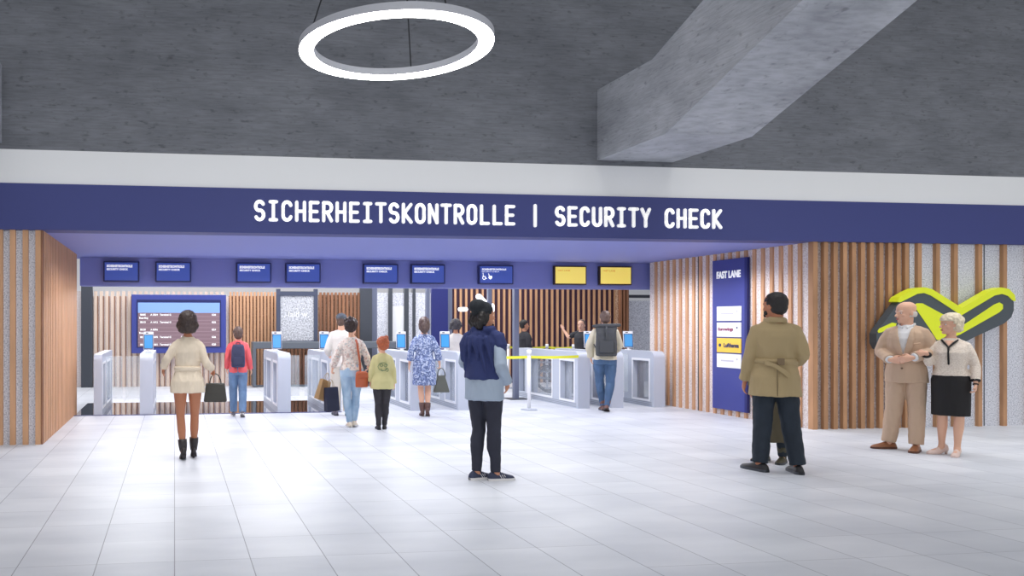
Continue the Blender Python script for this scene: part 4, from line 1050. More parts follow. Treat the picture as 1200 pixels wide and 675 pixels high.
def backpack(p, label, m, w, h, d, z, roll=False, sm=None):
    t = empty('backpack', w_of(p, (0,-.12,z)), p.t.rotation_euler.z, p.t.scale[0]); tag(t, label, 'backpack')
    bm = bmesh.new()
    S = [(-h*.5,.42,.35),(-h*.46,.48,.48),(-h*.2,.5,.52),(h*.2,.48,.48),(h*.42,.42,.40),(h*.5,.34,.28)] if not roll else [(-h*.5,.44,.38),(-h*.46,.5,.5),(-h*.1,.5,.5),(h*.3,.47,.42),(h*.45,.5,.2),(h*.5,.52,.1)]
    for_sq = []
    rings = []
    for zz, a, b in S:
        rings.append([bm.verts.new(V((a*w*math.copysign(abs(math.cos(q))**.5, math.cos(q)), -d*.5+b*d*math.copysign(abs(math.sin(q))**.55, math.sin(q)), zz))) for q in [2*math.pi*i/24 for i in range(24)]])
    for A, B in zip(rings, rings[1:]):
        for i in range(24): bm.faces.new([A[i], A[(i+1)%24], B[(i+1)%24], B[i]])
    bm.faces.new(rings[0]); bm.faces.new(rings[-1][::-1])
    fuse('pack_body', bm, m, t, .008, 3, .003, 20, 1, 2)
    bm = bmesh.new(); box(bm, (-w*.36,-d*1.08,-h*.40), (w*.36,-d*.9,0 if not roll else .02), bev=.02); link('front_pocket', bm, sm or m, t)
    for sx in (-1, 1):
        x = sx*w*.33
        strap('shoulder_strap', [((x,-.0,-h*.38),(1,0,0)),((x*1.5,.10,-h*.1),(.8,.5,0)),((x*1.15,.275,h*.18),(1,0,0)),((x,.235,h*.45+.02),(1,0,0)),((x*.95,.12,h*.5+.045),(1,0,0)),((x*.8,.0,h*.42),(1,0,0))], .045, .012, m, t)
    if roll:
        bm = bmesh.new(); limb(bm, [(-w*.58,-d*.45,h*.53),(-w*.3,-d*.5,h*.545),(w*.3,-d*.5,h*.55),(w*.62,-d*.42,h*.57)], [.028,.036,.036,.026], 12); link('roll_top', bm, m, t, True)
        strap('buckle_strap', [((0,-d*.55,h*.58),(1,0,0)),((0,-d*1.0,h*.45),(1,0,0)),((0,-d*1.1,h*.1),(1,0,0))], .03, .006, sm or m, t)
    else:
        bm = bmesh.new(); limb(bm, [(-.04,-.02,h*.5),(-.03,-.01,h*.58),(.03,-.01,h*.58),(.04,-.02,h*.5)], [.008]*4, 8); link('grab_loop', bm, m, t, True)
    return t
backpack(p, 'navy backpack worn by the boy in the red hoodie', NAVYB, .27, .44, .14, 1.19)

# ------------------------------------------------ companion man with grey cap, behind the shopper
OFFW = mat('off_white_cloth', s2l(226,220,214), .85); CAPG = mat('grey_flat_cap', s2l(84,90,98), .8); CREAMT = mat('cream_trouser_cloth', s2l(214,206,196), .85); GRYS = mat('grey_vest_cloth', s2l(140,142,150), .85)
pos = where(400, 487)
p = Person('man', 'man in grey cap and pale clothes, mostly hidden by the woman in floral blouse', pos, ray(400)+.1, 1.75, True, 'light', .97, kneeL=(-.09,.05,.49), ankL=(-.09,.06,.085), elL=(-.24,.0,1.14), wrL=(-.2,.2,1.04), hy=-.35)
p.body(.009, brow=H_MID); p.hair(H_MID, 'buzz'); p.trousers(CREAMT, t=.02, prof=[(0,.096),(.5,.084),(1,.070),(1.4,.064),(2,.058)]); p.top('shirt', OFFW, .84, t=.022, sleeve=.92, st=.014, wr=.007, collar=(.03,.01)); p.shoes(SNK, 'shoe', DARK)
bm = bmesh.new(); M = p.HM; ball(bm, M@V((0,-.008,.172)), (.088,.108,.068), 22, M=M.to_3x3().to_4x4()); loft(bm, [(M@V((0,.08,.168)), M@V((.07,0,0))-M@V((0,0,0)), M@V((0,.02,0))-M@V((0,0,0))), (M@V((0,.115,.155)), M@V((.062,0,0))-M@V((0,0,0)), M@V((0,.035,0))-M@V((0,0,0)))], 16)
fuse('cap', bm, CAPG, p.t, .007, 3)

# ------------------------------------------------ woman in floral blouse with bags
FLOR = pattern_mat('floral_blouse_print', [s2l(228,214,204), s2l(222,206,198), s2l(232,222,214), s2l(204,176,166), s2l(186,184,182), s2l(230,218,210)], 42, .85, 'vor')
JEANL = mat('light_blue_denim', s2l(150,186,222), .85, var=((8,8,4),.18,s2l(190,212,232))); ORL = mat('russet_leather', s2l(184,92,58), .5); CSN = mat('cream_sneaker', s2l(226,214,196), .6)
pos = where(412, 501)
p = Person('woman', 'woman with dark updo in floral blouse and light jeans carrying shopping bags', pos, ray(411)+.05, 1.655, False, 'light', 1.0,
   kneeL=(-.075,.05,.49), ankL=(-.03,.06,.085), kneeR=(.075,.10,.50), ankR=(.05,.10,.10), footL=.1, footR=-.2, pitchR=.1, elL=(-.235,-.02,1.14), wrL=(-.30,.06,.94), handL=dict(d=(-.2,.1,-1), curl=1.2), elR=(.24,-.04,1.14), wrR=(.27,.09,1.0), handR=dict(d=(0,.4,-.8), curl=.5), hy=-.45, hp=.06)
p.body(.008, brow=H_DBR); p.hair(H_DBR, 'bun', wr=.008); p.trousers(JEANL, t=.012)
p.top('blouse', FLOR, .92, t=.022, sleeve=.86, st=.016, wr=.008, collar=(.03,.01)); p.shoes(CSN, 'sneaker', SOLW)
bl = w_of(p, (.15,-.19,.84))
t = empty('shoulder_bag', bl, p.t.rotation_euler.z+.3); tag(t, 'russet leather shoulder bag at the right hip of the woman in floral blouse', 'bag')
bm = bmesh.new(); secs = [(V((0,0,z)), V((a,0,0)), V((0,b,0))) for z, a, b in ((-.17,.08,.03),(-.165,.098,.045),(-.05,.10,.05),(.05,.09,.04),(.07,.07,.025))]
loft(bm, secs, 24); fuse('bag_body', bm, ORL, t, .007, 3, .002); 
bm = bmesh.new(); box(bm, (-.085,-.058,-.03), (.085,-.042,.05), bev=.007); link('flap', bm, ORL, t)
s_ = p.t.scale[0]; strap('strap', [((-.02,.0,.04),(1,0,0)),((-.03,.0,.20),(1,0,0)),((-.045,.035,.38),(1,0,0)),((-.05,.065,.49),(1,0,0)),((-.05,.13,.545),(1,0,0)),((-.03,.21,.52),(1,0,0)),((-.01,.27,.42),(1,0,0))], .03, .008, ORL, t)
KRAFT = mat('kraft_paper', s2l(200,168,124), .8); PBN = mat('navy_paper', s2l(72,76,102), .6); CORD = mat('bag_cord', s2l(180,160,130), .8)
hw_ = w_of(p, (-.335,.07,.855))
def paper_bag(loc, rz, w, h, d, m, label, tilt=0):
    t = empty('shopping_bag', loc, rz); t.rotation_euler = (0, tilt, rz); tag(t, label, 'shopping bag', 'paper shopping bags')
    bm = bmesh.new()
    A = [bm.verts.new(V((x*w/2, y*d/2, -h))) for x, y in ((-1,-1),(1,-1),(1,1),(-1,1))]; Mv = [bm.verts.new(V((x*w/2, y*d*.42, -h*.4))) for x, y in ((-1,-1),(1,-1),(1,1),(-1,1))]
    B = [bm.verts.new(V((x*w/2*.98, y*d*.3, 0))) for x, y in ((-1,-1),(1,-1),(1,1),(-1,1))]
    for P, Q2 in ((A, Mv), (Mv, B)):
        for i in range(4): bm.faces.new([P[i], P[(i+1)%4], Q2[(i+1)%4], Q2[i]])
    bm.faces.new(A[::-1]); bmesh.ops.solidify(bm, geom=bm.faces[:], thickness=.003)
    link('paper_body', bm, m, t)
    for sy in (-1, 1):
        bm = bmesh.new(); limb(bm, [(w*.22*math.cos(a), sy*d*.28*(1-.9*math.sin(a)), -.02+.14*math.sin(a)) for a in [math.pi*i/10 for i in range(11)]], [.004]*11, 6); link('handle', bm, CORD, t, True)
paper_bag(hw_+V((-.07,0.02,-.10)), .5, .17, .31, .11, KRAFT, 'kraft brown paper shopping bag held by the woman in floral blouse', tilt=.35)
paper_bag(hw_+V((-.01,-.08,-.20)), .3, .21, .36, .11, PBN, 'navy paper shopping bag held by the woman in floral blouse', tilt=-.05)

# ------------------------------------------------ child in yellow-green jacket
YG = mat('yellow_green_jacket', s2l(208,200,146), .85); DKT = mat('dark_trousers', s2l(52,50,56), .8); INK = mat('jacket_print_ink', s2l(130,150,110), .8); BKS = mat('black_shoe', s2l(34,32,36), .5)
pos = where(448, 503.5)
p = Person('child', 'child with red hair in yellow-green jacket with printed back', pos, ray(448)+.1, 1.37, False, 'light', 1.03, True, kneeL=(-.07,.05,.49), ankL=(-.065,.03,.085), kneeR=(.07,.05,.49), ankR=(.05,.10,.085), elL=(-.20,-.02,1.13), wrL=(-.22,.05,.90), elR=(.20,0,1.13), wrR=(.23,.06,.86), hy=.5, hr=.05)
p.body(.008, brow=H_RED); p.hair(H_RED, 'topbun', wr=.008); p.trousers(DKT, t=.014); p.shoes(BKS, 'boot', top=.14)
p.top('jacket', YG, .78, t=.030, flare=.02, sleeve=.95, st=.018, wr=.007, collar=(.03,.02))
bm = bmesh.new()
def arcs(bm, cx, cz, r, a0, a1):
    pts = []
    for i in range(9):
        a = math.radians(a0+(a1-a0)*i/8); x = cx+r*math.cos(a); z = cz+r*.85*math.sin(a); rx, ry, cy = lerp_t(p.tab, z); yy = cy-(ry+.036)*math.sqrt(max(.1, 1-(x/(rx+.036))**2)); pts.append((x, yy-.004, z))
    limb(bm, pts, [.006]*9, 6)
arcs(bm, 0, 1.2, .095, 20, 340); arcs(bm, -.03, 1.23, .03, 0, 350); arcs(bm, .045, 1.22, .028, 0, 350); arcs(bm, .01, 1.17, .05, 200, 350); arcs(bm, .07, 1.14, .035, -90, 120)
link('back_print', bm, INK, p.t)

# ------------------------------------------------ woman in blue patterned dress
DRS = pattern_mat('blue_patterned_dress', [s2l(86,100,142), s2l(156,170,204), s2l(120,136,180), s2l(186,196,220), s2l(104,118,160)], 46, .85, 'vor'); H_BR2 = mat('ash_brown_hair', s2l(84,66,62), .5, var=((60,60,20),.25)); BBT = mat('taupe_boot', s2l(96,70,66), .5)
pos = where(497, 487.5)
p = Person('woman', 'woman in short blue patterned dress and ankle boots walking to the gates', pos, ray(497)+.05, 1.69, False, 'light', 1.0, kneeL=(-.06,.0,.50), ankL=(-.03,-.02,.10), kneeR=(.07,.04,.50), ankR=(.055,-.06,.10), pitchR=.25, elL=(-.235,-.04,1.12), wrL=(-.255,.02,.89), elR=(.235,-.04,1.12), wrR=(.27,.05,.92), handR=dict(d=(.1,0,-1), curl=1.1), hp=.05)
p.body(.008, brow=H_BR2); p.hair(H_BR2, 'low', wr=.004)
def skirtmore(bm):
    rx, ry, cy = lerp_t(p.tab, .93); loft(bm, [(V((0,cy,z)), V((rx+e,0,0)), V((0,ry+e,0))) for z, e in ((.55,.03),(.57,.035),(.75,.03),(.93,.022),(1.0,.02))], 26)
p.top('dress', DRS, .90, t=.022, sleeve=.6, st=.020, wr=.007, collar=(.02,.008), more=skirtmore); p.shoes(BBT, 'bootheel', top=.17)
hb = w_of(p, (.30,.06,.80)); handbag('handbag', hb-V((0,0,.08)), p.t.rotation_euler.z+.2, .27, .29, .1, mat('sage_leather', s2l(92,94,88), .5), 'sage green handbag hanging from the hand of the woman in patterned dress', taper=.45, strap_h=.12)

# ------------------------------------------------ distant curly-haired person behind the gates
pos = at_y(534, 400, 15.6); pos = (pos.x, 15.6, 0)
p = Person('person', 'far person with bushy dark hair in white top beyond the gate terminals', pos, ray(534), 1.655, False, 'tan', 1.02)
p.body(.010, brow=H_BLACK); p.hair(mat('charcoal_hair', s2l(70,66,70), .6), 'curly', wr=.01); p.trousers(DKT, t=.016); p.top('top', OFFW, .88, t=.026, sleeve=.9, st=.018, wr=.007); p.shoes(BKS, 'shoe', DARK)

# ------------------------------------------------ man in beanie with navy sweater over shoulders
NVS = mat('navy_knit', s2l(46,56,104), .9, bump=(150,.3)); LBS = mat('pale_blue_shirt', s2l(164,178,196), .85); DNV = mat('dark_navy_trousers', s2l(44,46,60), .8, var=((8,8,5),.15)); BEAN = mat('charcoal_beanie', s2l(34,38,44), .9, bump=(120,.4)); NSH = mat('navy_sneaker', s2l(48,54,80), .6)
pos = where(568, 562.5)
p = Person('man', 'man in dark beanie with navy sweater over pale blue shirt, standing in the middle', pos, ray(568)-.55, 1.79, True, 'tan', .92,
   kneeL=(-.075,.015,.49), ankL=(-.07,-.04,.085), kneeR=(.085,.03,.49), ankR=(.085,.06,.085), footL=-.35, footR=-.6,
   elR=(.235,-.09,1.13), wrR=(.185,.10,.965), handR=dict(d=(-.25,.55,-.8), n=(-1,0,0), curl=.3), elL=(-.225,-.02,1.14), wrL=(-.14,.22,1.06), handL=dict(d=(.6,.8,.1), n=(0,-.2,-1), curl=.4), hy=-.42, hp=.03)
p.body(.007, brow=H_BLACK); p.hair(H_BLACK, 'long_under', wr=.006)
bm = bmesh.new(); limb(bm, [p.HM@V((x,.078-.25*x*x*40*.01,.02)) for x in (-.03,0,.03)], [.016]*3, 10)
M = p.HM; bm2 = bmesh.new(); ball(bm2, M@V((0,-.012,.158)), (.084,.104,.085), 24, M=M.to_3x3().to_4x4()); ball(bm2, M@V((0,-.060,.195)), (.076,.082,.070), 20, M=M.to_3x3().to_4x4())
limb(bm2, [M@V((0,-.012,.128)), M@V((0,-.010,.158))], [(.088,.106)]*2, 24, rounded=False, flat=(0,1,0)); fuse('beanie', bm2, BEAN, p.t, .007, 3, .003, 40)
fuse('beard', bm, H_BLACK, p.t, .006, 2, .003, 60)
def flared(bm):
    rx, ry, cy = lerp_t(p.tab, .93); loft(bm, [(V((0,cy,z)), V((rx+e,0,0)), V((0,ry+e,0))) for z, e in ((.79,.03),(.80,.045),(.90,.045),(1.1,.04))], 26)
p.trousers(DNV, t=.012, cuff=.07)
p.top('shirt', LBS, .93, t=.016, sleeve=.97, st=.014, wr=.008, collar=(.03,.012), more=flared)
bm = bmesh.new()
secs = []
for z, ex, ey, dy in ((.99,.025,.045,-.02),(1.005,.050,.068,-.02),(1.12,.052,.062,-.02),(1.25,.046,.052,-.014),(1.36,.046,.044,-.008),(1.42,.046,.04,0),(1.455,.04,.04,0)):
    rx, ry, cy = lerp_t(p.tab, z); secs.append((V((0,cy+dy,z)), V((rx+ex,0,0)), V((0,ry*.9+ey,0))))
loft(bm, secs, 28)
for sx in (-1, 1): limb(bm, [(sx*.09,-.03,1.44),(sx*.155,-.02,1.40),(sx*.195,-.03,1.32),(sx*.195,-.05,1.18)], [.05,.070,.066,.040], 14)
limb(bm, [(-.085,.06,1.42),(-.10,-.03,1.478),(-.05,-.10,1.475),(.05,-.10,1.475),(.10,-.03,1.478),(.085,.06,1.42)], [.034,.04,.045,.045,.04,.034], 14)
ball(bm, (0,-.115,1.40), (.10,.045,.075), 18); limb(bm, [(-.02,-.13,1.36),(-.005,-.135,1.25),(.01,-.14,1.12)], [.035,.022,.014], 10); limb(bm, [(.09,-.12,1.38),(.10,-.13,1.25),(.07,-.13,1.12)], [.03,.02,.014], 10)
for x0, x1, z1 in ((-.09,-.15,1.08),(-.04,-.07,1.15),(.05,.11,1.04),(.11,.165,1.1),(.0,.03,1.2)):
    pts = []
    for i in range(5):
        u = i/4; x = x0+(x1-x0)*u; z = 1.40+(z1-1.40)*u; rx, ry, cy = lerp_t(p.tab, z); pts.append((x, cy-.02-(ry*.9+.062)*math.sqrt(max(.05, 1-(x/(rx+.062))**2)), z))
    limb(bm, pts, [.026,.024,.022,.018,.012], 10)
fuse('sweater', bm, NVS, p.t, .008, 2, .010, 11, .45, 4.3)
p.shoes(NSH, 'sneaker', SOLW, stripe=SOLW)

# ------------------------------------------------ person in dark coat far right of the column
DCO = mat('charcoal_coat', s2l(46,46,52), .85)
pos = where(615, 456)
p = Person('person', 'distant person in charcoal coat behind the yellow belts, facing right', pos, ray(615)-.9, 1.665, False, 'tan', 1.05, hy=-.4)
p.body(.010, brow=H_BLACK); p.hair(H_BLACK, 'short'); p.trousers(DCO, t=.016); p.top('coat', DCO, .62, t=.034, flare=.03, sleeve=.95, st=.024, wr=.008, collar=(.04,.016)); p.shoes(BKS, 'boot', top=.15)
hb = w_of(p, (-.27,.03,.80)); handbag('handbag', hb-V((0,0,.06)), p.t.rotation_euler.z+.9, .30, .24, .1, mat('grey_leather', s2l(120,116,122), .5), 'grey handbag of the distant person in charcoal coat', taper=.8)

# ------------------------------------------------ staff member waving
pos = at_y(681, 400, 15.9+.35); pos = (pos.x, pos.y, 0)
p = Person('person', 'staff member in dark shirt pointing left with one arm raised behind the gates', pos, ray(681)+2.5, 1.665, True, 'light', .92, elR=(.33,.02,1.32), wrR=(.47,.02,1.50), handR=dict(d=(.55,0,.85), n=(0,1,0), curl=.15, thumb=(-1,0,.5)), hy=.35, hp=-.05, shR=(.18,-.01,1.41))
p.body(.009, brow=H_MID); p.hair(H_MID, 'short'); p.trousers(DKT, t=.016); p.top('shirt', DCO, .86, t=.02, sleeve=-.35, st=.014, wr=.006, collar=(.02,.01)); p.shoes(BKS, 'shoe', DARK)

# ------------------------------------------------ man with grey backpack
BEI = mat('beige_sweater', s2l(200,192,172), .9); JND = mat('dark_denim', s2l(70,96,130), .85, var=((8,8,4),.2)); BRB = mat('brown_shoe', s2l(110,76,70), .5); BPG = mat('charcoal_backpack', s2l(66,68,72), .8)
pos = where(709, 482)
p = Person('man', 'man in beige sweater and dark jeans passing through the fast lane gate', pos, ray(709)+.1, 1.80, True, 'light', 1.0, kneeL=(-.08,.10,.51), ankL=(-.02,.14,.085), kneeR=(.09,.02,.49), ankR=(.02,-.06,.10), pitchR=.3, elL=(-.25,.02,1.15), wrL=(-.22,.12,.93), elR=(.235,.05,1.14), wrR=(.2,.25,1.05))
p.body(.008, brow=H_MID); p.hair(H_MID, 'short'); p.trousers(JND, t=.014); p.top('sweater', BEI, .90, t=.024, sleeve=.95, st=.02, wr=.007, collar=(.03,.01)); p.shoes(BRB, 'boot', DARK, top=.13)
backpack(p, 'charcoal roll-top backpack worn by the man in beige sweater', BPG, .34, .50, .15, 1.22, True)

# ------------------------------------------------ trench coat man
TRN = mat('khaki_trench_cloth', s2l(170,150,112), .85, bump=(80,.12)); DTR = mat('ink_trousers', s2l(32,42,54), .8, var=((8,8,5),.15))
pos = where(908, 553)
p = Person('man', 'bearded man in khaki belted short trench coat, seen from behind', pos, ray(908)+.12, 1.90, True, 'brown', 1.0,
   kneeL=(-.10,.015,.49), ankL=(-.125,-.01,.085), kneeR=(.13,.02,.49), ankR=(.185,.0,.085), footL=.75, footR=.2,
   elL=(-.21,-.02,1.12), wrL=(-.245,.05,.88), elR=(.23,-.05,1.14), wrR=(.14,.17,1.03), handR=dict(d=(-.6,.8,-.1), curl=.5), hy=.75, hp=0)
p.body(.007, brow=H_BLACK); p.hair(H_BLACK, 'short', wr=.004)
bm = bmesh.new(); Mh = p.HM
for a in range(-70, 71, 14):
    x = .058*math.sin(math.radians(a)); y = .028+.058*math.cos(math.radians(a)); z = .030 if abs(a) < 40 else .05; ball(bm, Mh@V((x,y-.004,z)), (.017,.014,.024), 10)
fuse('beard', bm, H_BLACK, p.t, .006, 2, .003, 60)
p.trousers(DTR, t=.012, cuff=.055, prof=[(0,.092),(.5,.084),(1,.070),(1.4,.066),(2,.058)])
p.top('coat', TRN, .745, t=.028, flare=.03, sleeve=.95, st=.012, cuff=.004, wr=.012, wf=9, zf=1.12)
bm = bmesh.new(); limb(bm, [(-.065,.055,1.44),(-.085,-.02,1.475),(-.05,-.085,1.485),(.05,-.085,1.485),(.085,-.02,1.475),(.065,.055,1.44)], [(.018,.030)]*6, 12, flat=(0,0,1))
fuse('collar', bm, TRN, p.t, .007, 2, .003)
def ring_belt(p, z, e, h, m, name='belt', gather=0):
    bm = bmesh.new(); n = 40; rx, ry, cy = lerp_t(p.tab, z); A = []
    for zz, ee in ((z-h/2, e-.008), (z-h/2+.004, e), (z+h/2-.004, e), (z+h/2, e-.008)):
        A.append((V((0,cy,zz)), V((rx+ee,0,0)), V((0,ry+ee,0))))
    loft(bm, A, n); return link(name, bm, m, p.t, True)
ring_belt(p, 1.085, .044, .045, TRN)
bm = bmesh.new(); M = Matrix.Translation((.03,-.160,1.085)); box(bm, (-.03,-.008,-.032), (.03,.004,.032), bev=.004, M=M); link('buckle', bm, mat('coat_buckle', s2l(120,100,72), .5), p.t)
strap('belt_tail', [((-.10,-.150,1.075),(0,.0,1)),((-.02,-.176,1.045),(.2,0,1)),((.06,-.182,.985),(.45,0,.9)),((.10,-.178,.945),(.5,0,.9))], .04, .008, TRN, p.t)
bm = bmesh.new()
for z0, z1 in ((.76,1.05),): limb(bm, [(0,-.181,z0),(0,-.156,z1)], [.004,.003], 6)
link('back_vent_seam', bm, mat('coat_seam', s2l(120,104,76), .8), p.t)
for sx in (-1, 1):
    bm = bmesh.new(); sh = p.J['shL' if sx < 0 else 'shR']; box(bm, (-.05,-.018,-.006), (.05,.018,.006), bev=.003, M=Matrix.Translation(sh+V((-sx*.035,0,.066))) @ Matrix.Rotation(sx*.35,4,'Y')); link('epaulette', bm, TRN, p.t)
p.shoes(BKS, 'shoe', DARK, k=1.06)

# ------------------------------------------------ person hidden behind the trench coat man
OLC = mat('olive_coat_cloth', s2l(88,80,62), .85)
pos = where(905, 547.5)
d = V((math.sin(theta(905)), math.cos(theta(905)), 0))*.38; pos = V(pos)+d
p = Person('person', 'person in long olive coat almost hidden behind the trench coat man', pos, ray(913)+2.7, 1.66, True, 'light', .92, footL=.2, footR=-.2)
p.body(.010, brow=H_MID); p.hair(H_MID, 'short'); p.trousers(DTR, t=.014); p.top('coat', OLC, .25, t=.03, flare=.03, sleeve=.95, st=.02, wr=.008, collar=(.04,.015)); p.shoes(mat('olive_boot', s2l(70,66,48), .5), 'boot', DARK, top=.14)

# ------------------------------------------------ older man in tan suit
TAN = mat('tan_suit_cloth', s2l(196,168,144), .85, bump=(90,.1)); SHW = mat('white_shirt_cloth', s2l(226,226,228), .8); BRS = mat('brown_leather_shoe', s2l(146,94,62), .4)
pos = where(1062, 527.5)
p = Person('man', 'older bald man in tan suit and white shirt with hands clasped at his waist', pos, ray(1062)+2.95, 1.845, True, 'light', 1.0,
   kneeR=(.11,.02,.49), ankR=(.16,.02,.085), footR=-.75, kneeL=(-.10,.02,.49), ankL=(-.10,.05,.085), footL=-.0,
   elL=(-.245,.0,1.155), wrL=(-.105,.225,1.10), handL=dict(d=(.92,.10,-.22), n=(0,-1,-.1), curl=.35, thumb=(0,0,1)), elR=(.245,-.01,1.155), wrR=(.11,.185,1.065), handR=dict(d=(-.95,.05,-.05), n=(0,-1,0), curl=.4, thumb=(0,0,1)), hy=-.75, hp=-.03)
# (he faces the camera: his right hand is at the photo's left)
p.body(.0065, brow=H_WHT); p.hair(H_WHT, 'fringe', wr=.003)
p.trousers(TAN, t=.014, cuff=.055, prof=[(0,.092),(.5,.084),(1,.070),(1.4,.066),(2,.060)])
p.top('shirt', SHW, .90, t=.014, sleeve=.99, st=.008, wr=.003, collar=(.035,.008), voxel=.0075)
bm = bmesh.new(); limb(bm, [(-.022,.062,1.435),(-.070,.02,1.462),(-.072,-.05,1.478),(0,-.085,1.485),(.072,-.05,1.478),(.070,.02,1.462),(.022,.062,1.435)], [(.010,.026)]*7, 10, flat=(0,0,1)); fuse('shirt_collar', bm, SHW, p.t, .006, 2)
jk = p.top('jacket', TAN, .80, t=.028, flare=.016, sleeve=.93, st=.020, cuff=.004, wr=.008, wf=10)
def open_front(o, zb, zt, wtop, cy=0, wbot=.0, cutaway=None):
    """push the front of a jacket apart into a V so the shirt shows"""
    me = o.data; b = bmesh.new(); b.from_mesh(me); dl = []
    for v in b.verts:
        if v.co.y < .03: continue
        z = v.co.z
        if z > zb: w = wtop*(z-zb)/(zt-zb)
        elif cutaway and z < cutaway: w = .055*((cutaway-z)/.2)**1.3
        else: w = 0
        if abs(v.co.x) < w and abs(v.co.x) < .14: dl.append(v)
    bmesh.ops.delete(b, geom=dl, context='VERTS'); b.to_mesh(me); b.free(); me.shade_smooth()
open_front(jk, 1.10, 1.46, .072)
sm_ = jk.modifiers.new('thick', 'SOLIDIFY'); sm_.thickness = .008; sm_.offset = -1
def on_front(p, x, z, e):
    rx, ry, cy = lerp_t(p.tab, z); return V((x, cy+(ry+e)*math.sqrt(max(.05, 1-(x/(rx+e))**2)), z))
for sx in (-1, 1):
    bm = bmesh.new(); pts = []; rr = []
    for i in range(9):
        t_ = i/8; z = 1.09+.345*t_; w = .070*t_; wd = .050*math.sin(math.pi*min(1, t_*.85+.08))+.012
        pts.append(on_front(p, sx*(w-.004+wd/2), z, .034)); rr.append((wd/2+.004, .0075))
    limb(bm, pts, rr, 14, flat=(sx*.25,1,0)); fuse('lapel', bm, TAN, p.t, .005, 2)
for z in (1.06, .97):
    bm = bmesh.new(); q = on_front(p, .01, z, .04); cyl(bm, q, q+V((0,.006,0)), .011, 14); link('button', bm, mat('suit_button', s2l(120,96,78), .4) if z > 1 else bpy.data.materials['suit_button'], p.t)
bm = bmesh.new(); a_ = on_front(p, -.10, 1.255, .045); b_ = on_front(p, -.145, 1.265, .040); limb(bm, [a_, b_], [.008, .008], 8); link('breast_pocket', bm, TAN, p.t)
p.shoes(BRS, 'shoe', mat('dark_brown_sole', s2l(96,60,44), .6), k=1.02)
man = p

# ------------------------------------------------ older woman
TWD = pattern_mat('cream_tweed', [s2l(206,192,178), s2l(226,212,198), s2l(234,224,212)], (60,60,120), .9); BLK = mat('black_trim_cloth', s2l(28,26,28), .8); PMP = mat('blush_shoe', s2l(226,200,190), .45)
pos = where(1114, 533)
p = Person('woman', 'older woman with short blonde-grey hair in cream tweed jacket and black pencil skirt', pos, ray(1114)+3.0, 1.69, False, 'light', 1.03,
   kneeR=(.075,.02,.50), ankR=(.085,.0,.10), kneeL=(-.085,.03,.50), ankL=(-.07,.06,.10), footR=-.7, footL=-.05, pitchR=0,
   elR=(.195,.07,1.13), wrR=(.20,.20,1.265), handR=dict(d=(.8,.15,-.15), n=(0,-1,-.2), curl=.5, thumb=(0,0,1)), elL=(-.225,-.03,1.12), wrL=(-.235,.04,.89), handL=dict(curl=.6), hy=-.85, hp=.0)
p.body(.0065, brow=H_GREY); p.hair(H_GREY, 'grey_bob', wr=.008, wf=35)
p.skirt(BLK, .49, flare=-.005, t=.018, waist=1.01)
tk = p.top('jacket', TWD, .985, t=.022, flare=.008, sleeve=.80, st=.012, wr=.005, zf=1.1)
for q in 'LR':
    e, w_ = p.J['el'+q], p.J['wr'+q]; bm = bmesh.new(); a_, b_ = e.lerp(w_, .75), e.lerp(w_, .84); limb(bm, [a_, b_], [.047,.047], 18, rounded=False); link('cuff', bm, BLK, p.t, True)
bm = bmesh.new(); limb(bm, [on_front(p, x, z, .030) for x, z in ((-.075,1.425),(-.045,1.39),(0,1.335),(.045,1.39),(.075,1.425))], [.011]*5, 10); limb(bm, [on_front(p, 0, z, .028) for z in (1.335,1.27,1.2,1.13)], [.010]*4, 8); link('neck_trim', bm, BLK, p.t, True)
bm = bmesh.new(); M = Matrix(); pts = [on_front(p, x, z, .026) for x, z in ((-.045,1.42),(0,1.355),(.045,1.42))]
q = [pts[0], pts[1], pts[2]]; vs = [bm.verts.new(v+V((0,.006,0))) for v in q]+[bm.verts.new(v-V((0,.05,0))) for v in q]
for f in ((0,1,2),(5,4,3),(0,3,4,1),(1,4,5,2),(2,5,3,0)): bm.faces.new([vs[i] for i in f])
link('neckline_skin', bm, p.sk, p.t)
bm = bmesh.new(); w_ = p.J['wrL']; e = p.J['elL']; cyl(bm, e.lerp(w_, .97), e.lerp(w_, 1.02), .028, 18); link('bracelet', bm, BLK, p.t, True)
p.shoes(PMP, 'heel', k=1.0)
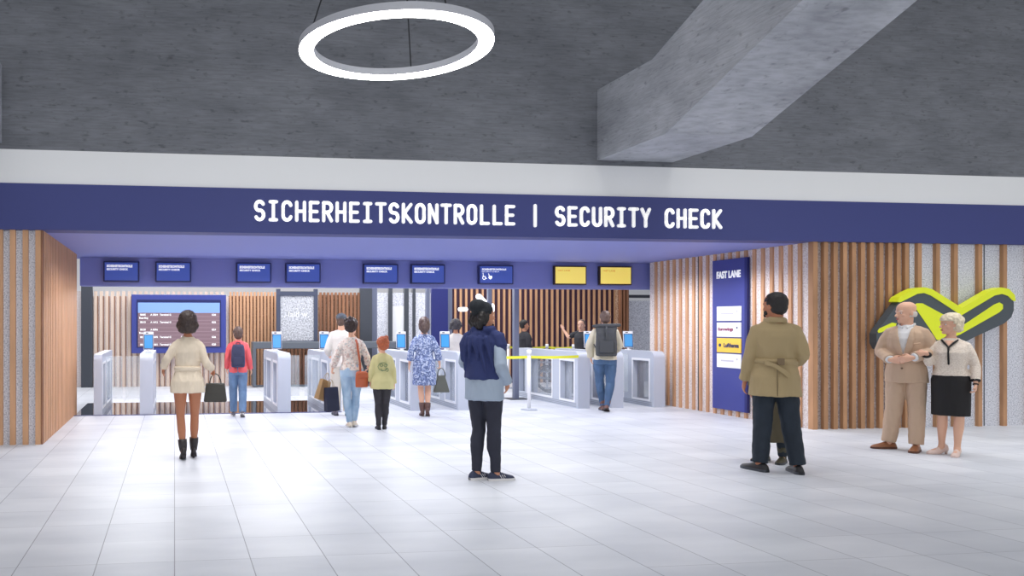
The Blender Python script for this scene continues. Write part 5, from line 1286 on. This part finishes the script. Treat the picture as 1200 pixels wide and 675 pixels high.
# ================================================================= camera, light
cam = bpy.data.cameras.new('camera'); co = bpy.data.objects.new('camera', cam); COL.objects.link(co)
cam.sensor_width = 36; cam.lens = 36*F/1200; cam.shift_x = (600-PX)/1200; cam.shift_y = (HZ-337.5)/1200
co.location = (0,0,CAMZ); co.rotation_euler = (math.pi/2, 0, -T); cam.clip_end = 200
SC.camera = co
w = bpy.data.worlds.new('world'); SC.world = w; w.use_nodes = True
bg = w.node_tree.nodes['Background']; bg.inputs[0].default_value = (.965,.98,1,1); bg.inputs[1].default_value = .55
def area(name, loc, sx, sy, power, rot=(0,0,0), col=(1,1,1)):
    l = bpy.data.lights.new(name, 'AREA'); l.shape = 'RECTANGLE'; l.size = sx; l.size_y = sy; l.energy = power; l.color = col
    o = bpy.data.objects.new(name, l); COL.objects.link(o); o.location = loc; o.rotation_euler = rot
    return o
def spot(loc, power, ang=160, r=.15, aim=None):
    l = bpy.data.lights.new('passage_fill', 'SPOT'); l.energy = power; l.spot_size = math.radians(ang); l.spot_blend = .6; l.shadow_soft_size = r
    o = bpy.data.objects.new('passage_fill', l); COL.objects.link(o); o.location = loc
    return o
a1 = area('hall_fill', (3.5, 17.2, 4.2), 13, 3.5, 500)  # fill light added over the hall behind the gates, no fixture
area('rear_wall_fill', (4, 20.6, 3.2), 16, 1, 420, rot=(math.radians(90), 0, math.pi))  # added to whiten the rear wall in the gap above the far wall
a2 = area('atrium_floor_fill', (5, 8.0, 8.0), 22, 3.5, 330); a2.data.spread = math.radians(75)  # added overhead fill, narrow spread brightens the floor more than the wall
a3 = area('front_fill', (5, -3.5, 4.5), 26, 6, 320, rot=(math.radians(80), 0, 0))  # unseen fill light added behind the camera to reach into the passage
for i in range(5):
    for y in (11.4, 13.0): spot((-.6+i*2.25, y, 2.74), 105)  # added fill spots under the soffit, no lamps are set there
SC.view_settings.view_transform = 'Standard'; SC.view_settings.look = 'None'; SC.view_settings.exposure = .06; SC.view_settings.gamma = 1
SC.view_settings.use_curve_mapping = False
